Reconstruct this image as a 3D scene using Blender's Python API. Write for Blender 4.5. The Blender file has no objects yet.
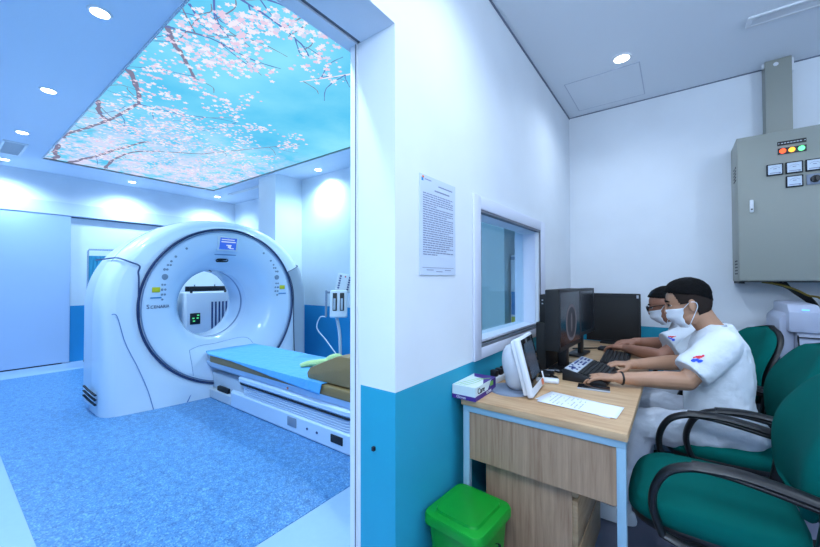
import bpy, bmesh, math, random
from mathutils import Vector, Matrix, noise
PI=math.pi
scn=bpy.context.scene
COL=scn.collection
random.seed(7)
V=Vector

# ------------------------------------------------------------------ materials
def s2l(c):
    c=c/255.0
    return c/12.92 if c<=0.04045 else ((c+0.055)/1.055)**2.4
def rgb(r,g,b): return (s2l(r),s2l(g),s2l(b),1.0)
def mat(name,col,rough=0.5,metal=0.0,spec=0.5,bump=0.0,bscale=50.0,var=0.0,vscale=8.0,emit=None,estr=0.0,coat=0.0,sheen=0.0,bdist=0.02):
    m=bpy.data.materials.new(name); m.use_nodes=True
    nt=m.node_tree; b=nt.nodes['Principled BSDF']
    b.inputs['Base Color'].default_value=col
    b.inputs['Roughness'].default_value=rough
    b.inputs['Metallic'].default_value=metal
    b.inputs['Specular IOR Level'].default_value=spec
    if coat: b.inputs['Coat Weight'].default_value=coat; b.inputs['Coat Roughness'].default_value=0.08
    if sheen: b.inputs['Sheen Weight'].default_value=sheen
    if emit: b.inputs['Emission Color'].default_value=emit; b.inputs['Emission Strength'].default_value=estr
    tc=nt.nodes.new('ShaderNodeTexCoord')
    if var:
        n=nt.nodes.new('ShaderNodeTexNoise'); n.inputs['Scale'].default_value=vscale; n.inputs['Detail'].default_value=4
        nt.links.new(tc.outputs['Object'],n.inputs['Vector'])
        mx=nt.nodes.new('ShaderNodeMix'); mx.data_type='RGBA'
        k1=1-var; k2=1+var
        mx.inputs['A'].default_value=(col[0]*k1,col[1]*k1,col[2]*k1,1); mx.inputs['B'].default_value=(min(1,col[0]*k2),min(1,col[1]*k2),min(1,col[2]*k2),1)
        nt.links.new(n.outputs['Fac'],mx.inputs['Factor']); nt.links.new(mx.outputs['Result'],b.inputs['Base Color'])
    if bump:
        n=nt.nodes.new('ShaderNodeTexNoise'); n.inputs['Scale'].default_value=bscale; n.inputs['Detail'].default_value=5
        nt.links.new(tc.outputs['Object'],n.inputs['Vector'])
        bp=nt.nodes.new('ShaderNodeBump'); bp.inputs['Strength'].default_value=bump; bp.inputs['Distance'].default_value=bdist
        nt.links.new(n.outputs['Fac'],bp.inputs['Height']); nt.links.new(bp.outputs['Normal'],b.inputs['Normal'])
    return m
def emat(name,col,s):
    m=bpy.data.materials.new(name); m.use_nodes=True; nt=m.node_tree
    nt.nodes.remove(nt.nodes['Principled BSDF'])
    e=nt.nodes.new('ShaderNodeEmission'); e.inputs['Color'].default_value=col; e.inputs['Strength'].default_value=s
    nt.links.new(e.outputs[0],nt.nodes['Material Output'].inputs[0]); return m
def wall_two(name,up,low,z,rough=0.55):
    m=bpy.data.materials.new(name); m.use_nodes=True; nt=m.node_tree; b=nt.nodes['Principled BSDF']
    b.inputs['Roughness'].default_value=rough; b.inputs['Specular IOR Level'].default_value=0.3
    g=nt.nodes.new('ShaderNodeNewGeometry'); sx=nt.nodes.new('ShaderNodeSeparateXYZ'); nt.links.new(g.outputs['Position'],sx.inputs[0])
    gt=nt.nodes.new('ShaderNodeMath'); gt.operation='GREATER_THAN'; gt.inputs[1].default_value=z; nt.links.new(sx.outputs['Z'],gt.inputs[0])
    n=nt.nodes.new('ShaderNodeTexNoise'); n.inputs['Scale'].default_value=3; n.inputs['Detail'].default_value=5; nt.links.new(g.outputs['Position'],n.inputs['Vector'])
    mr=nt.nodes.new('ShaderNodeMapRange'); mr.inputs['To Min'].default_value=0.93; mr.inputs['To Max'].default_value=1.06; nt.links.new(n.outputs['Fac'],mr.inputs['Value'])
    mx=nt.nodes.new('ShaderNodeMix'); mx.data_type='RGBA'; mx.inputs['A'].default_value=low; mx.inputs['B'].default_value=up; nt.links.new(gt.outputs[0],mx.inputs['Factor'])
    ml=nt.nodes.new('ShaderNodeMix'); ml.data_type='RGBA'; ml.blend_type='MULTIPLY'; ml.inputs['Factor'].default_value=1
    nt.links.new(mx.outputs['Result'],ml.inputs['A']); nt.links.new(mr.outputs[0],ml.inputs['B']); nt.links.new(ml.outputs['Result'],b.inputs['Base Color'])
    n2=nt.nodes.new('ShaderNodeTexNoise'); n2.inputs['Scale'].default_value=180; nt.links.new(g.outputs['Position'],n2.inputs['Vector'])
    bp=nt.nodes.new('ShaderNodeBump'); bp.inputs['Strength'].default_value=0.12; bp.inputs['Distance'].default_value=0.004
    nt.links.new(n2.outputs['Fac'],bp.inputs['Height']); nt.links.new(bp.outputs['Normal'],b.inputs['Normal'])
    return m
def speckle(name,base,dark,light,rough=0.35):
    m=bpy.data.materials.new(name); m.use_nodes=True; nt=m.node_tree; b=nt.nodes['Principled BSDF']
    b.inputs['Roughness'].default_value=rough; b.inputs['Specular IOR Level'].default_value=0.35
    tc=nt.nodes.new('ShaderNodeTexCoord')
    v=nt.nodes.new('ShaderNodeTexVoronoi'); v.inputs['Scale'].default_value=150; nt.links.new(tc.outputs['Object'],v.inputs['Vector'])
    sx=nt.nodes.new('ShaderNodeSeparateColor'); nt.links.new(v.outputs['Color'],sx.inputs[0])
    r=nt.nodes.new('ShaderNodeValToRGB'); r.color_ramp.interpolation='LINEAR'
    e=r.color_ramp.elements; e[0].position=0; e[0].color=dark; e[1].position=1; e[1].color=light
    a=r.color_ramp.elements.new(0.35); a.color=base; a=r.color_ramp.elements.new(0.7); a.color=base
    nt.links.new(sx.outputs[0],r.inputs[0])
    n=nt.nodes.new('ShaderNodeTexNoise'); n.inputs['Scale'].default_value=22; n.inputs['Detail'].default_value=6; nt.links.new(tc.outputs['Object'],n.inputs['Vector'])
    mr=nt.nodes.new('ShaderNodeMapRange'); mr.inputs['From Min'].default_value=0.35; mr.inputs['From Max'].default_value=0.65; mr.inputs['To Min'].default_value=0.82; mr.inputs['To Max'].default_value=1.12; nt.links.new(n.outputs['Fac'],mr.inputs['Value'])
    ml=nt.nodes.new('ShaderNodeMix'); ml.data_type='RGBA'; ml.blend_type='MULTIPLY'; ml.inputs['Factor'].default_value=1
    nt.links.new(r.outputs[0],ml.inputs['A']); nt.links.new(mr.outputs[0],ml.inputs['B']); nt.links.new(ml.outputs['Result'],b.inputs['Base Color'])
    return m
def wood(name,c1,c2,axis=(1,1,1),rough=0.45):
    m=bpy.data.materials.new(name); m.use_nodes=True; nt=m.node_tree; b=nt.nodes['Principled BSDF']
    b.inputs['Roughness'].default_value=rough; b.inputs['Specular IOR Level'].default_value=0.35
    tc=nt.nodes.new('ShaderNodeTexCoord'); mp=nt.nodes.new('ShaderNodeMapping'); mp.inputs['Scale'].default_value=axis
    nt.links.new(tc.outputs['Object'],mp.inputs['Vector'])
    n=nt.nodes.new('ShaderNodeTexNoise'); n.inputs['Scale'].default_value=1; n.inputs['Detail'].default_value=8; n.inputs['Roughness'].default_value=0.65; n.inputs['Distortion'].default_value=0.35
    nt.links.new(mp.outputs[0],n.inputs['Vector'])
    r=nt.nodes.new('ShaderNodeValToRGB'); e=r.color_ramp.elements; e[0].position=0.33; e[0].color=c1; e[1].position=0.66; e[1].color=c2
    nt.links.new(n.outputs['Fac'],r.inputs[0]); nt.links.new(r.outputs[0],b.inputs['Base Color'])
    return m

M={}
M['wall']=wall_two('painted_wall',rgb(226,231,238),rgb(40,158,188),0.868)
M['wall_scan']=wall_two('painted_wall_scanner_room',rgb(222,230,240),rgb(40,146,205),0.868)
M['white_paint']=mat('white_paint',rgb(226,231,238),0.5,bump=0.05,bscale=120)
M['ceil']=mat('ceiling_paint',rgb(232,238,246),0.7,bump=0.04,bscale=60)
M['ceil_ct']=mat('ceiling_paint_scanner',rgb(214,224,240),0.7,bump=0.04,bscale=60)
M['line']=mat('ceiling_shadow_joint',rgb(110,120,140),0.8)
M['hatchline']=mat('ceiling_hatch_joint',rgb(196,203,218),0.8)
M['vinyl']=speckle('speckled_blue_vinyl',rgb(84,136,190),rgb(58,108,166),rgb(132,178,214))
M['border']=mat('pale_floor_border',rgb(156,184,220),0.4,var=0.05,vscale=30)
M['tile']=mat('grey_floor_tile',rgb(120,124,146),0.35,var=0.12,vscale=5)
M['gantry']=mat('gantry_shell',rgb(222,230,242),0.28,spec=0.5,coat=0.3)
M['gantry2']=mat('gantry_face',rgb(214,225,242),0.22,spec=0.5,coat=0.5)
M['seam']=mat('seam_dark',rgb(46,66,112),0.5)
M['seam2']=mat('seam_soft',rgb(110,140,190),0.5)
M['ringdark']=mat('ring_trim',rgb(34,50,92),0.3,spec=0.6)
M['ringgrey']=mat('ring_trim_grey',rgb(120,140,175),0.3)
M['black']=mat('black_plastic',rgb(18,18,22),0.4)
M['blackm']=mat('black_matte',rgb(12,13,16),0.65,bump=0.05,bscale=200)
M['blackshine']=mat('black_gloss',rgb(10,11,16),0.12)
M['slot']=mat('dark_slot',rgb(20,24,36),0.7)
M['greyp']=mat('grey_plastic',rgb(128,140,160),0.45)
M['lgrey']=mat('light_grey_plastic',rgb(185,192,204),0.4)
M['whitep']=mat('white_plastic',rgb(225,228,234),0.35,spec=0.5)
M['yellowl']=mat('yellow_label',rgb(214,200,30),0.5)
M['bluel']=mat('blue_label',rgb(20,130,190),0.5)
M['navy']=mat('navy_print',rgb(40,60,120),0.5)
M['foam']=mat('ochre_vinyl',rgb(138,112,70),0.5,bump=0.1,bscale=60,var=0.08,vscale=12)
M['sheet']=mat('blue_sheet',rgb(84,172,230),0.7,bump=0.5,bscale=14,bdist=0.03,sheen=0.2)
M['towel']=mat('lime_cloth',rgb(190,214,150),0.8,bump=0.4,bscale=80)
M['couch']=mat('couch_shell',rgb(196,214,238),0.3,coat=0.2)
M['couch2']=mat('couch_bellows',rgb(180,198,224),0.45)
M['teal_curtain']=mat('teal_cloth',rgb(10,120,160),0.8,bump=0.3,bscale=20)
M['chrome']=mat('chrome',rgb(200,205,215),0.2,metal=1.0)
M['steel']=mat('pale_steel_frame',rgb(152,186,206),0.4,metal=0.1)
M['desktop']=wood('oak_desktop',rgb(176,138,102),rgb(208,174,136),(3,26,26))
M['deskfront']=wood('grey_oak_panel',rgb(146,114,90),rgb(182,150,122),(60,60,3.0))
M['deskedge']=wood('oak_edge',rgb(150,120,90),rgb(180,152,120),(6,6,40))
M['fabric']=mat('teal_fabric',rgb(0,92,86),0.95,spec=0.1,bump=0.25,bscale=350,var=0.1,vscale=6,bdist=0.004)
M['bin']=mat('green_plastic',rgb(10,140,40),0.38,spec=0.4,var=0.04)
M['cab']=mat('grey_green_enamel',rgb(148,151,143),0.45,bump=0.08,bscale=300,bdist=0.003)
M['cabside']=M['cab']
M['skin']=mat('skin_light',rgb(182,136,108),0.5,var=0.06,vscale=20,bump=0.08,bscale=150,bdist=0.003)
M['skin2']=mat('skin_tan',rgb(158,108,86),0.5,var=0.07,vscale=20,bump=0.08,bscale=150,bdist=0.003)
M['scrub']=mat('white_scrub_cotton',rgb(222,228,236),0.85,bump=0.3,bscale=10,bdist=0.05)
M['trouser']=mat('grey_white_cotton',rgb(200,206,218),0.85,bump=0.3,bscale=10,bdist=0.05)
M['hair']=mat('black_hair',rgb(10,9,11),0.8,spec=0.15,bump=0.8,bscale=160,bdist=0.006)
M['fade']=mat('shaved_hair',rgb(50,41,38),0.9,spec=0.1,bump=0.3,bscale=400,bdist=0.002)
M['mask']=mat('mask_white',rgb(224,230,240),0.8,bump=0.1,bscale=80)
M['eyew']=mat('eye_white',rgb(225,222,218),0.2)
M['red']=mat('logo_red',rgb(220,40,60),0.6)
M['blue']=mat('logo_blue',rgb(20,80,220),0.6)
M['paper']=mat('paper',rgb(236,240,248),0.7)
M['ink']=mat('ink',rgb(126,134,162),0.7)
M['inkp']=mat('printed_grey',rgb(180,188,206),0.7)
M['notice']=mat('laminated_notice',rgb(206,218,238),0.25,coat=0.4)
M['purple']=mat('box_purple',rgb(70,36,130),0.5)
M['boxwhite']=mat('box_white',rgb(215,228,230),0.5)
M['lime']=mat('box_lime',rgb(130,190,80),0.5)
M['screen']=mat('dark_screen',rgb(24,27,34),0.18,spec=0.6)
M['screenc']=mat('console_screen',rgb(44,54,66),0.2,emit=rgb(70,90,110),estr=0.25)
M['scan']=mat('scan_grey',rgb(104,96,100),0.5,emit=rgb(120,110,112),estr=0.15)
M['scand']=mat('scan_dark',rgb(40,38,42),0.5)
M['orange']=mat('orange_sticker',rgb(228,120,70),0.5)
M['meterface']=mat('meter_face',rgb(200,212,226),0.4)
M['cable']=mat('cable_black',rgb(14,14,16),0.5)
M['cabley']=mat('cable_yellow',rgb(120,104,40),0.5)
M['cableg']=mat('cable_grey',rgb(150,155,165),0.5)
M['frame']=mat('window_frame_white',rgb(212,216,232),0.4)
M['frameg']=mat('window_gasket',rgb(104,108,120),0.5)
M['printer']=mat('printer_shell',rgb(176,182,202),0.45)
M['printerd']=mat('printer_blue_band',rgb(50,70,120),0.5)
M['pillar']=mat('grey_green_paint',rgb(196,208,206),0.5)
M['door']=mat('sliding_door_panel',rgb(170,192,224),0.4,var=0.03,vscale=3)
M['beam']=mat('beam_paint',rgb(205,216,236),0.5)
M['e_spot']=emat('lamp_disc',(0.9,0.95,1,1),14)
M['e_scr']=emat('lit_screen_blue',rgb(60,110,235),1.0)
M['e_scr2']=emat('lit_screen_text',rgb(190,215,255),1.0)
M['e_red']=emat('lamp_red',(1.0,0.10,0.04,1),2.6)
M['e_org']=emat('lamp_amber',(1.0,0.42,0.06,1),2.4)
M['e_grn']=emat('lamp_green',(0.16,1.0,0.42,1),2.0)
M['e_led']=emat('led_blue',(0.15,0.45,1.0,1),2.2)
M['e_green']=emat('led_green',(0.1,0.8,0.35,1),1.0)

# ------------------------------------------------------------------ mesh helpers
def NB(): return bmesh.new()
def merge(dst,src,mi=None):
    me=bpy.data.meshes.new('tmp'); src.to_mesh(me); src.free()
    n0=len(dst.faces); dst.from_mesh(me); bpy.data.meshes.remove(me)
    if mi is not None:
        dst.faces.ensure_lookup_table()
        for f in dst.faces[n0:]: f.material_index=mi
def box(bm,x0,x1,y0,y1,z0,z1,bev=0.0,seg=2,mi=0,M_=None):
    b=bmesh.new(); bmesh.ops.create_cube(b,size=1)
    for v in b.verts: v.co=V(((v.co.x+.5)*(x1-x0)+x0,(v.co.y+.5)*(y1-y0)+y0,(v.co.z+.5)*(z1-z0)+z0))
    if bev: bmesh.ops.bevel(b,geom=b.edges[:],offset=bev,segments=seg,affect='EDGES',profile=0.5)
    if M_: b.transform(M_)
    merge(bm,b,mi)
def frame_of(d,up=V((0,0,1))):
    d=d.normalized(); s=d.cross(up)
    if s.length<1e-4: s=d.cross(V((1,0,0)))
    s.normalize(); u=s.cross(d).normalized(); return s,u
def smoothpts(pts,k=6):
    P=[V(p) for p in pts]
    if len(P)<3: return P
    out=[]
    for i in range(len(P)-1):
        a=P[max(i-1,0)]; b=P[i]; c=P[i+1]; d=P[min(i+2,len(P)-1)]
        for j in range(k):
            t=j/k
            out.append(0.5*((2*b)+(c-a)*t+(2*a-5*b+4*c-d)*t*t+(3*b-a-3*c+d)*t**3))
    out.append(P[-1]); return out
def tube(bm,pts,r,n=10,ry=None,up=V((0,0,1)),cap=True,mi=0,smooth=0,closed=False):
    """sweep an ellipse r (side) x ry (up) along pts; r may be a list"""
    if smooth: 
        pts=smoothpts(pts,smooth)
    P=[V(p) for p in pts]; b=bmesh.new(); rings=[]
    m=len(P)
    s_prev=None
    for i,p in enumerate(P):
        if closed: d=P[(i+1)%m]-P[(i-1)%m]
        else: d=P[min(i+1,m-1)]-P[max(i-1,0)]
        if d.length<1e-9: d=V((0,0,1))
        d.normalize()
        if s_prev is None: s,u=frame_of(d,up)
        else:
            s=s_prev-d*s_prev.dot(d)
            if s.length<1e-5: s,_=frame_of(d,up)
            s.normalize(); u=s.cross(d).normalized()
        s_prev=s
        t=i/(m-1) if m>1 else 0
        if isinstance(r,(list,tuple)):
            f=t*(len(r)-1); k=min(int(f),len(r)-2); rr=r[k]+(r[k+1]-r[k])*(f-k)
        else: rr=r
        r2=rr if ry is None else (ry*(rr/(r[0] if isinstance(r,(list,tuple)) else r)))
        rings.append([b.verts.new(p+s*math.cos(a)*rr+u*math.sin(a)*r2) for a in [2*PI*j/n for j in range(n)]])
    for i in range(m if closed else m-1):
        A=rings[i]; B=rings[(i+1)%m]
        for j in range(n): b.faces.new((A[j],A[(j+1)%n],B[(j+1)%n],B[j]))
    if cap and not closed:
        b.faces.new(rings[0][::-1]); b.faces.new(rings[-1])
    bmesh.ops.recalc_face_normals(b,faces=b.faces[:])
    merge(bm,b,mi)
def cyl(bm,p0,p1,r0,r1=None,n=24,mi=0,bev=0.0):
    r1=r0 if r1 is None else r1
    p0=V(p0); p1=V(p1)
    if bev:
        d=(p1-p0).normalized()*bev
        pts=[p0,p0+d,p1-d,p1]; rr=[r0-bev,r0,r1,r1-bev]
        loft_circ(bm,pts,rr,n,mi)
    else: loft_circ(bm,[p0,p1],[r0,r1],n,mi)
def loft_circ(bm,P,R,n=24,mi=0,cap=True):
    b=bmesh.new(); rings=[]; s,u=frame_of(V(P[-1])-V(P[0]))
    for p,r in zip(P,R): rings.append([b.verts.new(V(p)+s*math.cos(2*PI*j/n)*r+u*math.sin(2*PI*j/n)*r) for j in range(n)])
    for A,B in zip(rings,rings[1:]):
        for j in range(n): b.faces.new((A[j],A[(j+1)%n],B[(j+1)%n],B[j]))
    if cap: b.faces.new(rings[0][::-1]); b.faces.new(rings[-1])
    bmesh.ops.recalc_face_normals(b,faces=b.faces[:]); merge(bm,b,mi)
def capsule(bm,p0,p1,r0,r1,n=16,mi=0):
    p0=V(p0);p1=V(p1);d=(p1-p0).normalized(); P=[];R=[]
    for k in range(5):
        a=PI/2*(1-k/5+0.0); P.append(p0-d*math.sin(a)*r0); R.append(max(math.cos(a)*r0,1e-4))
    P.append(p0);R.append(r0);P.append(p1);R.append(r1)
    for k in range(1,6):
        a=PI/2*(k/5); P.append(p1+d*math.sin(a)*r1); R.append(max(math.cos(a)*r1,1e-4))
    loft_circ(bm,P,R,n,mi)
def ell(bm,c,rx,ry,rz,M_=None,mi=0,n=24):
    b=bmesh.new(); bmesh.ops.create_uvsphere(b,u_segments=n,v_segments=n//2+2,radius=1)
    for v in b.verts: v.co=V((v.co.x*rx+c[0],v.co.y*ry+c[1],v.co.z*rz+c[2]))
    if M_: b.transform(M_)
    merge(bm,b,mi)
def prism(bm,poly,axis,a0,a1,mi=0,bev=0.0,M_=None,seg=2):
    """poly of 2-D points in the plane normal to axis"""
    def mk(p,a):
        if axis=='x': return V((a,p[0],p[1]))
        if axis=='y': return V((p[0],a,p[1]))
        return V((p[0],p[1],a))
    b=bmesh.new(); A=[b.verts.new(mk(p,a0)) for p in poly]; B=[b.verts.new(mk(p,a1)) for p in poly]; n=len(poly)
    for j in range(n): b.faces.new((A[j],A[(j+1)%n],B[(j+1)%n],B[j]))
    b.faces.new(A[::-1]); b.faces.new(B)
    bmesh.ops.recalc_face_normals(b,faces=b.faces[:])
    if bev:
        es=[e for e in b.edges if len(e.link_faces)==2 and e.calc_face_angle(0)>0.5]
        bmesh.ops.bevel(b,geom=es,offset=bev,segments=seg,affect='EDGES',profile=0.5)
    if M_: b.transform(M_)
    merge(bm,b,mi)
def quad(bm,pts,mi=0):
    b=bmesh.new(); b.faces.new([b.verts.new(V(p)) for p in pts]); merge(bm,b,mi)
def loft(bm,rings,mi=0,cap=True):
    b=bmesh.new(); R=[[b.verts.new(V(p)) for p in r] for r in rings]; n=len(R[0])
    for A,B in zip(R,R[1:]):
        for j in range(n): b.faces.new((A[j],A[(j+1)%n],B[(j+1)%n],B[j]))
    if cap: b.faces.new(R[0][::-1]); b.faces.new(R[-1])
    bmesh.ops.recalc_face_normals(b,faces=b.faces[:]); merge(bm,b,mi)
def oval(cx,cy,cz,rx,ry,n=28,e=2.3):
    out=[]
    for j in range(n):
        a=2*PI*j/n; c=math.cos(a); s=math.sin(a)
        out.append((cx+rx*math.copysign(abs(c)**(2/e),c),cy+ry*math.copysign(abs(s)**(2/e),s),cz))
    return out
def text_bm(s,size,M_,depth=0.0006,mi=0,dst=None,align='LEFT'):
    cu=bpy.data.curves.new('t','FONT'); cu.body=s; cu.size=size; cu.extrude=depth; cu.align_x=align
    o=bpy.data.objects.new('t',cu); COL.objects.link(o)
    dg=bpy.context.evaluated_depsgraph_get(); me=bpy.data.meshes.new_from_object(o.evaluated_get(dg))
    b=bmesh.new(); b.from_mesh(me); b.transform(M_)
    bpy.data.objects.remove(o); bpy.data.curves.remove(cu); bpy.data.meshes.remove(me)
    merge(dst,b,mi)
def obj(name,bm,mats,parent=None,base=None,smooth=True,angle=35):
    """link one mesh object; world-coordinate verts are re-based on the parent's or base location"""
    me=bpy.data.meshes.new(name)
    off=V((0,0,0))
    if parent is not None: off=parent['_w'] if '_w' in parent else V((0,0,0)); off=V(off)
    elif base is not None: off=V(base)
    if off.length: bmesh.ops.translate(bm,verts=bm.verts[:],vec=-off)
    bm.normal_update()
    for f in bm.faces: f.smooth=smooth
    if smooth:
        for e in bm.edges:
            if len(e.link_faces)==2 and e.calc_face_angle(0)>math.radians(angle): e.smooth=False
    bm.to_mesh(me); bm.free()
    for m in (mats if isinstance(mats,(list,tuple)) else [mats]): me.materials.append(M[m] if isinstance(m,str) else m)
    o=bpy.data.objects.new(name,me); COL.objects.link(o)
    if parent is not None: o.parent=parent; o['_w']=tuple(off)
    else: o.location=off; o['_w']=tuple(off)
    return o
def tag(o,label,cat,group=None,kind=None):
    o['label']=label; o['category']=cat
    if group: o['group']=group
    if kind: o['kind']=kind
    return o
def thing(name,label,cat,loc=(0,0,0),group=None):
    o=bpy.data.objects.new(name,None); COL.objects.link(o); o.location=loc; o['_w']=tuple(loc)
    o.empty_display_size=0.05
    return tag(o,label,cat,group)
def struct(name,bm,m,base=None,parent=None,smooth=False):
    o=obj(name,bm,m,parent,base,smooth)
    if parent is None: o['kind']='structure'
    return o
def dup(root,loc,rz=None,label=None,group=None):
    r=root.copy(); COL.objects.link(r); r.location=loc
    if rz is not None: r.rotation_euler=(0,0,rz)
    if label: r['label']=label
    if group: r['group']=group
    def rec(a,b):
        for ch in list(a.children):
            c=ch.copy(); COL.objects.link(c); c.parent=b; rec(ch,c)
    rec(root,r); return r
def boxo(name,mt,parent,*a,bev=0.0,base=None,**k):
    b=NB(); box(b,*a,bev=bev,**k); return obj(name,b,mt,parent,base)

# ------------------------------------------------------------------ geometry constants
PX0,PX1=-0.97,-0.80       # partition faces
OY=0.986                  # end of partition (opening edge)
CZ=2.80; CTZ=2.88
LX=-7.53
BY=3.62                   # control room back wall
CY=3.575                  # scanner room back wall (right part)
CY2=3.87
FY=-0.35

# ------------------------------------------------------------------ setting
b=NB(); box(b,-0.80,2.6,-1.8,BY,-0.05,0); struct('floor',b,'tile')
b=NB(); box(b,LX,-0.80,FY,CY2,-0.05,0.0); struct('floor',b,'border')
b=NB(); box(b,-6.86,-1.62,0.317,3.45,0.0,0.003); struct('floor',b,'vinyl')
b=NB(); box(b,PX1,2.6,-1.8,BY,CZ,CZ+0.05); struct('ceiling',b,'ceil')
# scanner room ceiling with recess for the light panel
PA=(-6.70,-1.75,0.87,3.045)
b=NB()
box(b,LX,PX0,FY,PA[2],CTZ,CTZ+0.08); box(b,LX,PX0,PA[3],CY2,CTZ,CTZ+0.08)
box(b,LX,PA[0],PA[2],PA[3],CTZ,CTZ+0.08); box(b,PA[1],PX0,PA[2],PA[3],CTZ,CTZ+0.08)
struct('ceiling',b,'ceil_ct')
b=NB()
box(b,PX0,PX1,OY,1.66,0,2.96); box(b,PX0,PX1,2.63,CY2+.1,0,2.96)
box(b,PX0,PX1,1.66,2.63,0,0.94); box(b,PX0,PX1,1.66,2.63,1.63,2.96)
box(b,PX0,PX1,-1.8,OY,2.19,2.96); box(b,PX0,PX1,-1.8,FY-.0,0,2.19)
struct('wall_partition',b,'wall')
b=NB(); box(b,PX1,2.7,BY,BY+0.1,0,2.9); struct('wall_back',b,'wall')
b=NB(); box(b,2.6,2.7,-1.8,BY,0,2.9); struct('wall_right',b,'wall')
b=NB(); box(b,PX1,2.7,-1.9,-1.8,0,2.9); struct('wall_behind',b,'wall')
b=NB(); box(b,LX-.1,LX,FY,CY2+.1,0,2.96); struct('wall_left',b,'wall_scan')
b=NB(); box(b,-5.30,-4.84,3.10,CY,0,CTZ); box(b,-5.30,PX0,CY,CY2+.1,0,CTZ+.02); box(b,LX,-5.30,CY2,CY2+.1,0,CTZ+.02)
struct('wall_back',b,'wall_scan')
b=NB(); box(b,LX,PX0,FY-.1,FY,0,2.96); struct('wall_front',b,'wall_scan')
b=NB(); box(b,-1.95,-1.292,3.22,CY,0,CTZ); struct('trim_1',b,'pillar')
# joint line along the control room ceiling
b=NB(); box(b,PX1,PX1+.006,OY-2.7,BY,CZ-.012,CZ); box(b,PX1,2.6,BY-.004,BY,CZ-.008,CZ); struct('trim_2',b,'line')
# opening casing on the scanner side with sliding track groove
b=NB()
box(b,-1.045,-0.985,-0.9,OY+.02,2.185,2.30,bev=.003); box(b,-1.022,-0.985,OY-.006,OY+.09,0,2.30,bev=.003)
box(b,-1.010,PX0,OY,OY+.09,0,2.19)
struct('trim_3',b,'white_paint',smooth=False)
b=NB(); box(b,-0.985,-0.969,-0.9,OY,2.193,2.26); box(b,-0.992,-0.989,OY-.009,OY-.005,0,2.185); struct('trim_4',b,'frameg')
# beam and sliding door on the left wall
b=NB(); box(b,LX,LX+.07,FY,CY2,2.255,2.45,bev=.004); struct('trim_5',b,'beam')
b=NB(); box(b,LX+.012,LX+.06,-.30,1.285,0.018,2.255,bev=.004); d=struct('door_1',b,'door')
b=NB(); box(b,LX+.02,LX+.05,-.30,1.27,0.002,0.018); obj('door_gap_shade',b,'slot',d)  # dark strip stands for the shadow line under the door
b=NB(); box(b,LX+.03,LX+.07,1.20,1.30,0.004,0.02,bev=.003); obj('floor_guide',b,'chrome',d)
b=NB(); box(b,LX+.001,LX+.01,1.30,2.9,2.235,2.255); struct('trim_6',b,'line')

# ------------------------------------------------------------------ window in the partition
win=bpy.data.objects.new('window_1',None); COL.objects.link(win); win.location=(-.8,2.15,1.28); win['_w']=(-.8,2.15,1.28); win['kind']='structure'
b=NB(); X0,X1=PX1,PX1+.014
box(b,X0,X1,1.583,1.66,.867,1.693,bev=.005); box(b,X0,X1,2.66,2.767,.867,1.693,bev=.005)
box(b,X0,X1,1.655,2.665,1.625,1.692,bev=.005); box(b,X0,X1,1.655,2.665,.868,.925,bev=.005)
obj('window_frame',b,'frame',win)
b=NB()
for a in ((1.66,1.668,.925,1.632),(2.655,2.66,.925,1.632),(1.668,2.652,1.612,1.632),(1.668,2.652,.925,.940)): box(b,PX1-.02,X1-.004,*a)
obj('gasket',b,'frameg',win)
b=NB(); box(b,PX0,PX1-.02,1.668,2.63,.940,.952); box(b,PX0,PX1-.02,2.622,2.652,.952,1.60); box(b,PX0,PX1-.02,1.66,1.668,.952,1.60); obj('window_sill',b,'frame',win)
gm=bpy.data.materials.new('window_glass'); gm.use_nodes=True; nt=gm.node_tree; nt.nodes.remove(nt.nodes['Principled BSDF'])
tr=nt.nodes.new('ShaderNodeBsdfTransparent'); tr.inputs[0].default_value=(0.86,0.93,0.95,1); gl=nt.nodes.new('ShaderNodeBsdfGlossy'); gl.inputs['Roughness'].default_value=0.02
mx=nt.nodes.new('ShaderNodeMixShader'); mx.inputs[0].default_value=.06
nt.links.new(tr.outputs[0],mx.inputs[1]); nt.links.new(gl.outputs[0],mx.inputs[2]); nt.links.new(mx.outputs[0],nt.nodes['Material Output'].inputs[0])
b=NB(); box(b,-.915,-.905,1.668,2.622,.952,1.60); obj('window_pane',b,gm,win)

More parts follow.
